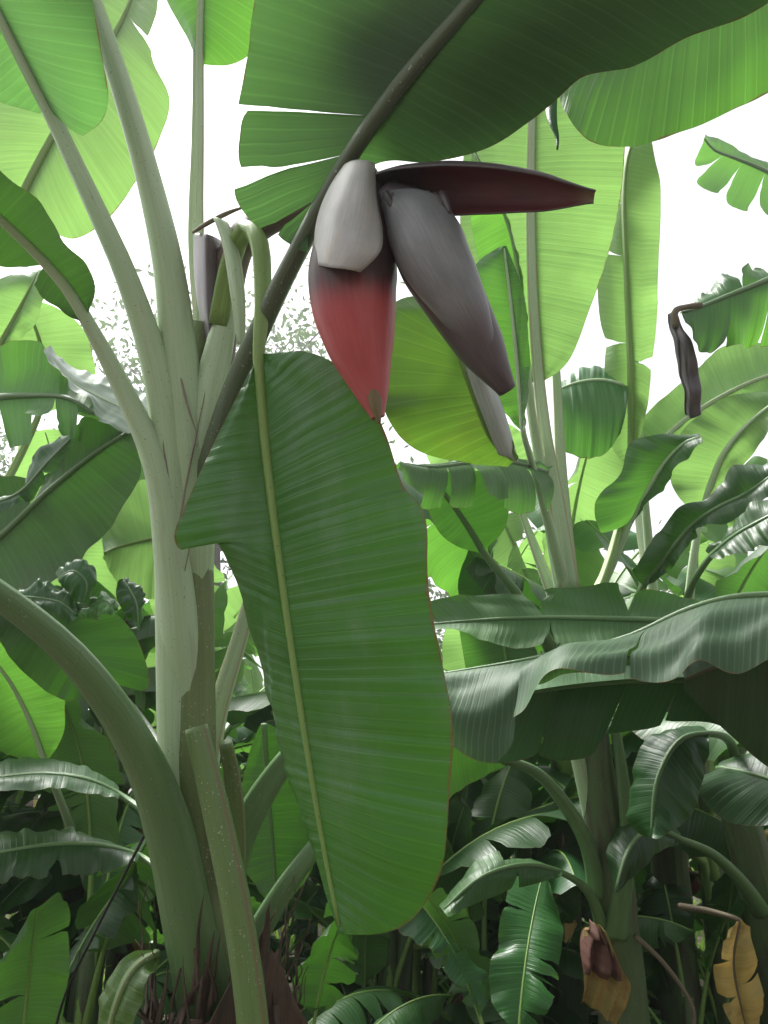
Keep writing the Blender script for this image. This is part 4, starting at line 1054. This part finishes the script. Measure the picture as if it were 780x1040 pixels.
# silvery drooping leaf
leaf(leftp, H([(-60, 420), (-10, 405), (35, 402), (70, 405), (100, 425)], (2.75, 2.6)), H([(-60, 440), (-5, 445), (40, 440), (75, 438), (100, 430)], (2.6, 2.5)), H([(-60, 350), (-15, 352), (15, 362), (44, 352), (60, 380), (85, 402), (104, 424)], (2.85, 2.7)),
     LM['mid'], SM['green'], rib=(.015, .005), petiole=pt([(-100, 560), (-95, 480), (-85, 430)], (2.9, 2.8)), pet_r=[.035, .026, .02], seed=104, n=70, m=10, tears=((.35, .55, .7, .85), (.3,)), gap=.03, drop=.6, up=-ZV, wave=.03)
leaf(leftp, H([(46, 354), (70, 385), (98, 402), (128, 416), (150, 428)], (2.65, 2.62)), H([(46, 356), (60, 380), (92, 408), (100, 428), (132, 438)], (2.6, 2.56)), H([(50, 352), (80, 372), (105, 385), (140, 398), (162, 412)], (2.75, 2.75)),
     bract_mat("leaf_sheen", (.22, .30, .23), (.32, .40, .32), (.08, .11, .08), streak=1.0), SM['pale'], rib=(.005, .003), seed=105, up=ZV, wave=.012)  # pale grey paints the grazing sky sheen onto the upper face
# dark leaf below it
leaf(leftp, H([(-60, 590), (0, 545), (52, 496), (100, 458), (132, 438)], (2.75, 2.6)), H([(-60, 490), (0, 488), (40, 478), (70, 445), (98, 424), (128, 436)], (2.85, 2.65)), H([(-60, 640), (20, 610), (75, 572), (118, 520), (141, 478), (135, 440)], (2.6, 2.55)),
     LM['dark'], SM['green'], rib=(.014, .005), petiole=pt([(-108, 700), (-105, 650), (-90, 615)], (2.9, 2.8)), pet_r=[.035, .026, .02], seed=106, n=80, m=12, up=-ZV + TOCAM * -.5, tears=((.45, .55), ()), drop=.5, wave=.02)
leaf(leftp, H([(-10, 512), (20, 500), (48, 470), (72, 445)], (2.5, 2.45)), H([(-10, 525), (20, 510), (50, 476), (78, 447)], (2.48, 2.44)), H([(-10, 500), (16, 492), (40, 460), (66, 440)], (2.55, 2.5)), LM['dark'], SM['green'], rib=(.006, .003), seed=107, tears=((.3, .6), (.4,)), drop=.8, up=ZV)
leaf(leftp, H([(165, 545), (140, 550), (118, 556), (105, 562)], (3.1, 3.0)), H([(165, 610), (140, 605), (118, 590), (106, 566)], (3.05, 3.0)), H([(163, 482), (140, 490), (110, 510), (105, 558)], (3.2, 3.1)), LM['young'], SM['rib'], rib=(.008, .004), seed=108, up=-ZV)
# low dark leaf with a dark stalk
leaf(leftp, H([(112, 695), (90, 668), (65, 642), (30, 622), (-20, 610)], (2.5, 2.4)), H([(108, 698), (70, 712), (30, 690), (0, 650), (-20, 614)], (2.45, 2.4)), H([(116, 692), (150, 700), (140, 650), (112, 618), (60, 598), (-20, 604)], (2.55, 2.5)),
     LM['dark'], SM['dark'], rib=(.014, .005), petiole=pt([(172, 800), (160, 762), (138, 726)], (2.1, 2.42)), pet_r=[.022, .019, .015], seed=109, n=60, m=10, up=-ZV, wave=.02)
for q, (mx, L_, R_, lm, sd_) in enumerate([
    ([(60, 588), (75, 580), (88, 592), (84, 612)], [(58, 590), (68, 600), (76, 612), (83, 613)], [(60, 584), (85, 568), (100, 590), (86, 614)], 'back', 1),
    ([(20, 606), (45, 608), (62, 612), (78, 625)], [(20, 612), (42, 622), (62, 634), (76, 630)], [(20, 596), (48, 592), (72, 600), (80, 622)], 'back', 2),
    ([(70, 620), (92, 615), (108, 610), (116, 622)], [(68, 626), (90, 628), (106, 626), (116, 624)], [(72, 612), (92, 606), (110, 606), (117, 620)], 'main', 3),
    ([(125, 590), (132, 600), (138, 612), (140, 640)], [(120, 590), (118, 605), (128, 625), (139, 640)], [(128, 586), (140, 596), (144, 615), (141, 640)], 'dark', 4)]):
    leaf(leftp, H(mx, (2.4, 2.35)), H(L_, (2.38, 2.33)), H(R_, (2.45, 2.4)), LM[lm], SM['green'], rib=(.005, .002), seed=110 + sd_, up=ZV, bulge=(.2, .2), wave=.02)
leaf(leftp, H([(45, 772), (32, 735), (15, 700), (0, 678), (-25, 650)], (3.4, 3.2)), H([(42, 774), (-5, 760), (-40, 710), (-28, 652)], (3.4, 3.3)), H([(50, 770), (66, 740), (60, 690), (20, 655), (-22, 648)], (3.4, 3.1)), LM['mid'], SM['pale'], rib=(.014, .006), petiole=pt([(90, 900), (75, 850), (58, 805)], (4.3, 3.6)), pet_r=[.025, .02, .016], seed=115, up=-ZV)
leaf(leftp, H([(120, 806), (90, 792), (50, 786), (10, 788), (-40, 796)], (3.0, 2.8)), H([(120, 812), (80, 806), (40, 800), (-40, 806)], (2.9, 2.75)), H([(118, 800), (90, 778), (50, 770), (10, 770), (-40, 780)], (3.15, 3.0)), LM['back'], SM['green'], rib=(.012, .005), petiole=pt([(180, 850), (150, 826)], (2.2, 2.9)), pet_r=[.016, .013], seed=116, up=ZV)
leaf(leftp, H([(140, 868), (100, 858), (50, 858), (-30, 872)], (3.0, 2.8)), H([(140, 875), (90, 882), (40, 892), (-30, 890)], (2.9, 2.7)), H([(140, 862), (100, 844), (50, 840), (-30, 850)], (3.1, 3.0)), LM['dark'], SM['green'], rib=(.012, .005), petiole=pt([(190, 905), (165, 885)], (2.2, 2.9)), pet_r=[.016, .013], seed=117, up=ZV, tears=((.5,), (.4,)), wave=.03)

bn = ground_pt(78, 1000, 5.0)
fan = plant("banana_plant", bn, "distant banana plant at lower left with a fan of pale yellow-green stalks")
tube("pseudostem", [bn + [0, 0, -.06], bn + [0, 0, .5], P(80, 940, 5.0), P(84, 850, 5.0), P(84, 800, 5.0)], [.13, .12, .1, .08, .05], SM['stem'], fan, n=40, k=20, wob=.05, seed=44, ridge=sheath_ridge(10))
rsn = np.random.RandomState(77)
for q, (tip, top_) in enumerate([((62, 690), (40, 600)), ((80, 700), (95, 590)), ((100, 735), (140, 610)), ((125, 760), (175, 680)), ((30, 760), (-20, 690)), ((52, 735), (0, 620))]):
    pa = [P(84, 870, 5.0), P(84 + (tip[0] - 84) * .45, 800 + q, 5.0), P(*tip, 4.9)]
    m0 = pa[-1]; tp = P(*top_, 4.6)
    side = np.array([rsn.uniform(.5, 1), rsn.uniform(-.6, .6), 0.0]) * .24
    mm = [m0, m0 * .6 + tp * .4 + [0, 0, .12], m0 * .2 + tp * .8 + [0, 0, .13], tp]
    ll = [m0, mm[1] - side + [0, 0, -.06], mm[2] - side * .9 + [0, 0, -.12], tp]
    rr_ = [m0, mm[1] + side + [0, 0, -.06], mm[2] + side * .9 + [0, 0, -.12], tp]
    leaf(fan, np.array(mm), np.array(ll), np.array(rr_), LM['mid'], SM['pale'], rib=(.02, .006), petiole=pa, pet_r=[.04, .03, .024], seed=120 + q, up=ZV, tears=((.5,), (.4, .7)))

# ------------------------------------------------------------------ the grove behind
kinds = []
for q, (hs_, nl_, bl__, W_, mt, nd) in enumerate([(1.7, 9, 1.7, .30, ('back', 'mid', 'young'), 1), (1.5, 8, 1.6, .27, ('mid', 'dark', 'back'), 2), (1.9, 9, 1.8, .31, ('young', 'mid'), 1),
                                        (.7, 7, 1.15, .20, ('mid', 'back'), 1), (.45, 6, .9, .17, ('back', 'mid', 'dark'), 0), (1.2, 8, 1.4, .25, ('back', 'dark'), 2)]):
    rs = np.random.RandomState(500 + q)
    k_ = empty("banana_plant", (0, 0, 0), "banana plant in the grove", "banana plant")
    banana(k_, rs, hs=hs_, r=.045 + .018 * hs_, nl=nl_, bl=bl__, W=W_, lean=(rs.uniform(-.12, .12), rs.uniform(-.12, .12)), mats=mt, ndry=nd, nt=6)
    kinds.append(k_)
used = set()
def put(kind, x, d, rz, s, label, group=None):
    o = kinds[kind] if kind not in used else copy_tree(kinds[kind])
    used.add(kind)
    o.location = (x, d, 0); o.rotation_euler = (0, 0, rz); o.scale = (s, s, s)
    o["label"] = label
    if group: o["group"] = group
    elif "group" in o: del o["group"]
    return o
grove_rs = np.random.RandomState(21)
MID = [  # kind, x, y, turn, scale, label
 (0, -2.6, 5.2, .3, 1.0, "banana plant with drooping torn leaves behind the left edge leaves"),
 (3, -1.3, 4.3, 1.3, .95, "short dark banana sucker low between the fan of stalks and the main stem"),
 (2, 1.05, 5.4, 2.2, 1.08, "bright yellow-green banana plant rising behind the pale upright stalks"),
 (1, 2.9, 5.6, 4.0, 1.1, "banana plant standing behind the wavy half-folded leaves on the right"),
 (5, .05, 4.9, .8, 1.0, "middle-sized banana plant in the shade behind the hanging leaf"),
 (3, .42, 4.6, 3.9, .85, "low dark banana sucker right of the hanging leaf's lower tip"),
 (4, 1.45, 4.6, 5.2, .9, "small leafy banana sucker between the two right-hand stems"),
 (4, .12, 5.6, 2.0, 1.0, "small pale banana sucker at the grassy gap under the hanging leaf"),
 (5, -1.75, 6.2, 3.3, 1.05, "banana plant seen through the stalks at the far left"),
 (0, .9, 7.4, 5.5, 1.05, "banana plant with pale stem deep behind the blossom"),
 (2, -1.15, 5.6, 1.1, .95, "bright banana plant filling the gap between the main stem and the hanging leaf"),
 (0, .62, 6.3, 3.2, 1.0, "banana plant in the gap between the hanging leaf and the pale upright stalks"),
 (1, -.55, 6.6, 5.1, 1.05, "banana plant right behind the great hanging leaf, its leaves showing at both sides"),
 (1, 1.8, 4.9, .9, 1.12, "banana plant with torn leaves crowding behind the withered yellow leaf on the right"),
 (2, 2.3, 6.4, 3.6, 1.1, "tall light-green banana plant under the sky gap at the right"),
 (5, .75, 4.9, 1.9, .95, "middle-sized banana plant just behind the pseudostem with the yellow-brown dead leaf"),
 (4, .38, 3.5, .6, .85, "small bright sucker just right of the great hanging leaf's lower end"),
 (4, .55, 4.2, 3.5, .8, "small leafy sucker just left of the yellow-brown dead leaf"),
 (4, -1.25, 3.5, 4.6, .85, "small bright sucker at the bottom left beside the black cord"),
 (4, -.28, 3.7, 2.7, .8, "small sucker between the dead brown sheaths and the hanging leaf's tip"),
 (1, -2.5, 4.5, 4.9, 1.12, "dark torn banana plant filling the left side under the silvery drooping leaf"),
 (0, -1.65, 5.2, 2.5, 1.0, "banana plant seen just left of the main stem, above the arching stalk"),
 (3, -.75, 5.0, 4.4, .9, "low banana sucker just left of the dead brown sheaths"),
]
for q, (k_, x, y, rz, s, lab) in enumerate(MID):
    put(k_, x, y, rz, s, lab)
low_rs = np.random.RandomState(63)
for q in range(52):
    d = low_rs.uniform(3.9, 7.0)
    xx = low_rs.uniform(-.62, .62) * d
    if .4 < xx < 1.4 and d < 5.2: d += 1.6
    put(int(low_rs.choice([3, 4, 4])), xx, d, low_rs.uniform(0, 6.28), low_rs.uniform(.7, 1.05), "low banana sucker in the dark undergrowth between the stems", "low suckers in the undergrowth")
spots = []
for row in range(5):
    d = 7.6 + row * 1.9
    for c_ in range(8):
        x = (c_ - 3.5) * (.24 * d) + grove_rs.uniform(-.5, .5)
        spots.append((x, d + grove_rs.uniform(-.6, .6)))
for q, (x, d) in enumerate(spots):
    k_ = int(grove_rs.choice([0, 1, 2, 5, 3], p=[.22, .22, .16, .25, .15]))
    put(k_, x, d, grove_rs.uniform(0, 6.28), grove_rs.uniform(.8, 1.08), "banana plant deep in the grove, mostly hidden behind nearer leaves", "banana plants deep in the grove")

def undergrowth():
    rs = np.random.RandomState(18)
    V, Fc = [], []
    for i in range(9000):
        d = rs.uniform(3.6, 13); x = rs.uniform(-.7, .7) * d
        if vnoise(x * .9 + 5, 14) + vnoise(d * .8, 16) < -.35: continue
        z = abs(rs.normal(0, .28)); a = rs.uniform(0, 6.28); t_ = rs.uniform(-.5, .6); l = rs.uniform(.06, .2); wd = l * rs.uniform(.16, .34)
        u = np.array([math.cos(a) * math.cos(t_), math.sin(a) * math.cos(t_), math.sin(t_)]); v = np.array([-math.sin(a), math.cos(a), 0]) * wd
        p = np.array([x, d, z]); b = len(V); dn = np.array([0, 0, -.25 * l])
        V += [p, p + u * l * .4 + v, p + u * l * .4 - v, p + u * l + dn, p + u * l * .42 + np.array([0, 0, -.05 * l])]
        Fc += [(b, b + 4, b + 1), (b, b + 2, b + 4), (b + 4, b + 3, b + 1), (b + 4, b + 2, b + 3)]
    props(mk("undergrowth", V, Fc, M_GRASS, smooth=False), "low leafy weeds covering the ground between the banana stems", "undergrowth", kind="stuff")
undergrowth()

# ------------------------------------------------------------------ leafy trees beyond the grove
def tree(x, y, hgt, rad, seed, label, n=11000):
    rs = np.random.RandomState(seed)
    t = empty("leafy_tree", (x, y, 0), label, "tree", "trees beyond the grove")
    o = np.array([x, y, 0.])
    top = o + [rs.uniform(-.6, .6), 0, hgt * .75]
    tube("trunk", [o + [0, 0, -.1], o + [.1, 0, hgt * .3], top], [.22, .17, .08], M_BARK, t, n=24, k=12, wob=.1, seed=seed)
    V, Fc = [], []
    tips = []
    for i in range(26):
        z0 = rs.uniform(.35, .75) * hgt
        b = o * 1 + (top - o) * (z0 / (hgt * .75))
        a = rs.uniform(0, 6.28); r = rad * rs.uniform(.4, 1.0)
        e = b + np.array([math.cos(a) * r, math.sin(a) * r, rs.uniform(.05, .35) * hgt])
        tube("limb", [b, (b + e) / 2 + [0, 0, .3], e], [.06, .04, .012], M_BARK, t, n=10, k=6)
        tips += [(b * (1 - f) + e * f, .9 * rad * .35) for f in (.45, .7, .9, 1.0)]
    for i in range(n):
        c, s = tips[rs.randint(len(tips))]
        p = c + rs.normal(0, 1, 3) * s * [.9, .9, .55]
        q = rs.normal(0, 1, 3); q /= np.linalg.norm(q)
        r_ = np.cross(q, rs.normal(0, 1, 3)); r_ /= np.linalg.norm(r_)
        l = rs.uniform(.07, .14)
        bb = len(V)
        V += [p - q * l, p + r_ * l * .45, p + q * l, p - r_ * l * .45]
        Fc.append((bb, bb + 1, bb + 2, bb + 3))
    mk("crown", V, Fc, M_TREE, t, smooth=False)
tree(-4.0, 19, 13.0, 3.4, 1, "tall thin-leaved tree showing between the tall stalks on the left")
tree(-8.5, 21, 11, 4.0, 2, "leafy tree beyond the grove at the far left edge")
tree(3.2, 24, 8, 3.6, 3, "leafy tree beyond the grove hidden behind the broad backlit leaf", n=3000)
tree(9.5, 23, 7.5, 4.0, 4, "lower leafy tree beyond the grove on the right")

# ------------------------------------------------------------------ black cord at the lower left
cord = tube("black_cord", [P(152, 838, 2.25), P(128, 885, 2.4), P(95, 950, 2.55), P(60, 1030, 2.7), ground_pt(20, 1180, 2.85)], [.0045] * 3, M_CORD, None, n=40, k=8)
props(cord, "thin black cord running down from the main stem to the ground", "cord")

# fallen dry leaves on the soil
for q, (x, y, rz) in enumerate([(-.1, 6.2, .4), (.9, 5.2, 1.7), (1.9, 4.7, 2.6), (-1.4, 5.6, 4.0), (.35, 7.1, 5.0), (2.5, 6.0, .9)]):
    rs = np.random.RandomState(900 + q)
    t = empty("fallen_leaf", (x, y, 0), ["dry brown leaf on the ground in the grassy gap below the hanging leaf", "withered leaf lying left of the dead-leaf stem on the right", "curled dry leaf on the soil between the two right stems",
              "brown fallen leaf behind the fan of stalks", "small dry leaf far back on the grass", "dry leaf on the ground beyond the right edge plant"][q], "fallen leaf", "fallen dry leaves")
    auto_leaf(t, (x, y, .05), rz, R(25), .1, .8, .14, R(50), rs, LM['dry' if q % 2 else 'brown'], SM['brown'], r0=.012, ntear=4)

# ------------------------------------------------------------------ mist added in place of lens glare
def glare_box():
    V = [(x, y, z) for x in (-310, 310) for y in (-310, 310) for z in (-1.3, 20)]
    Fc = [(0, 1, 3, 2), (4, 6, 7, 5), (0, 4, 5, 1), (2, 3, 7, 6), (0, 2, 6, 4), (1, 5, 7, 3)]
    m, t, out = nmat("glare_haze")
    pv = t.nodes.new("ShaderNodeVolumePrincipled")
    pv.inputs["Color"].default_value = (.95, .97, 1, 1)
    pv.inputs["Density"].default_value = .0045
    pv.inputs["Anisotropy"].default_value = .65
    t.links.new(pv.outputs[0], out.inputs["Volume"])
    props(mk("glare_haze", V, Fc, m, smooth=False), "thin mist added to stand in for lens glare and washed-out distance", "glare_haze", kind="stuff")
glare_box()
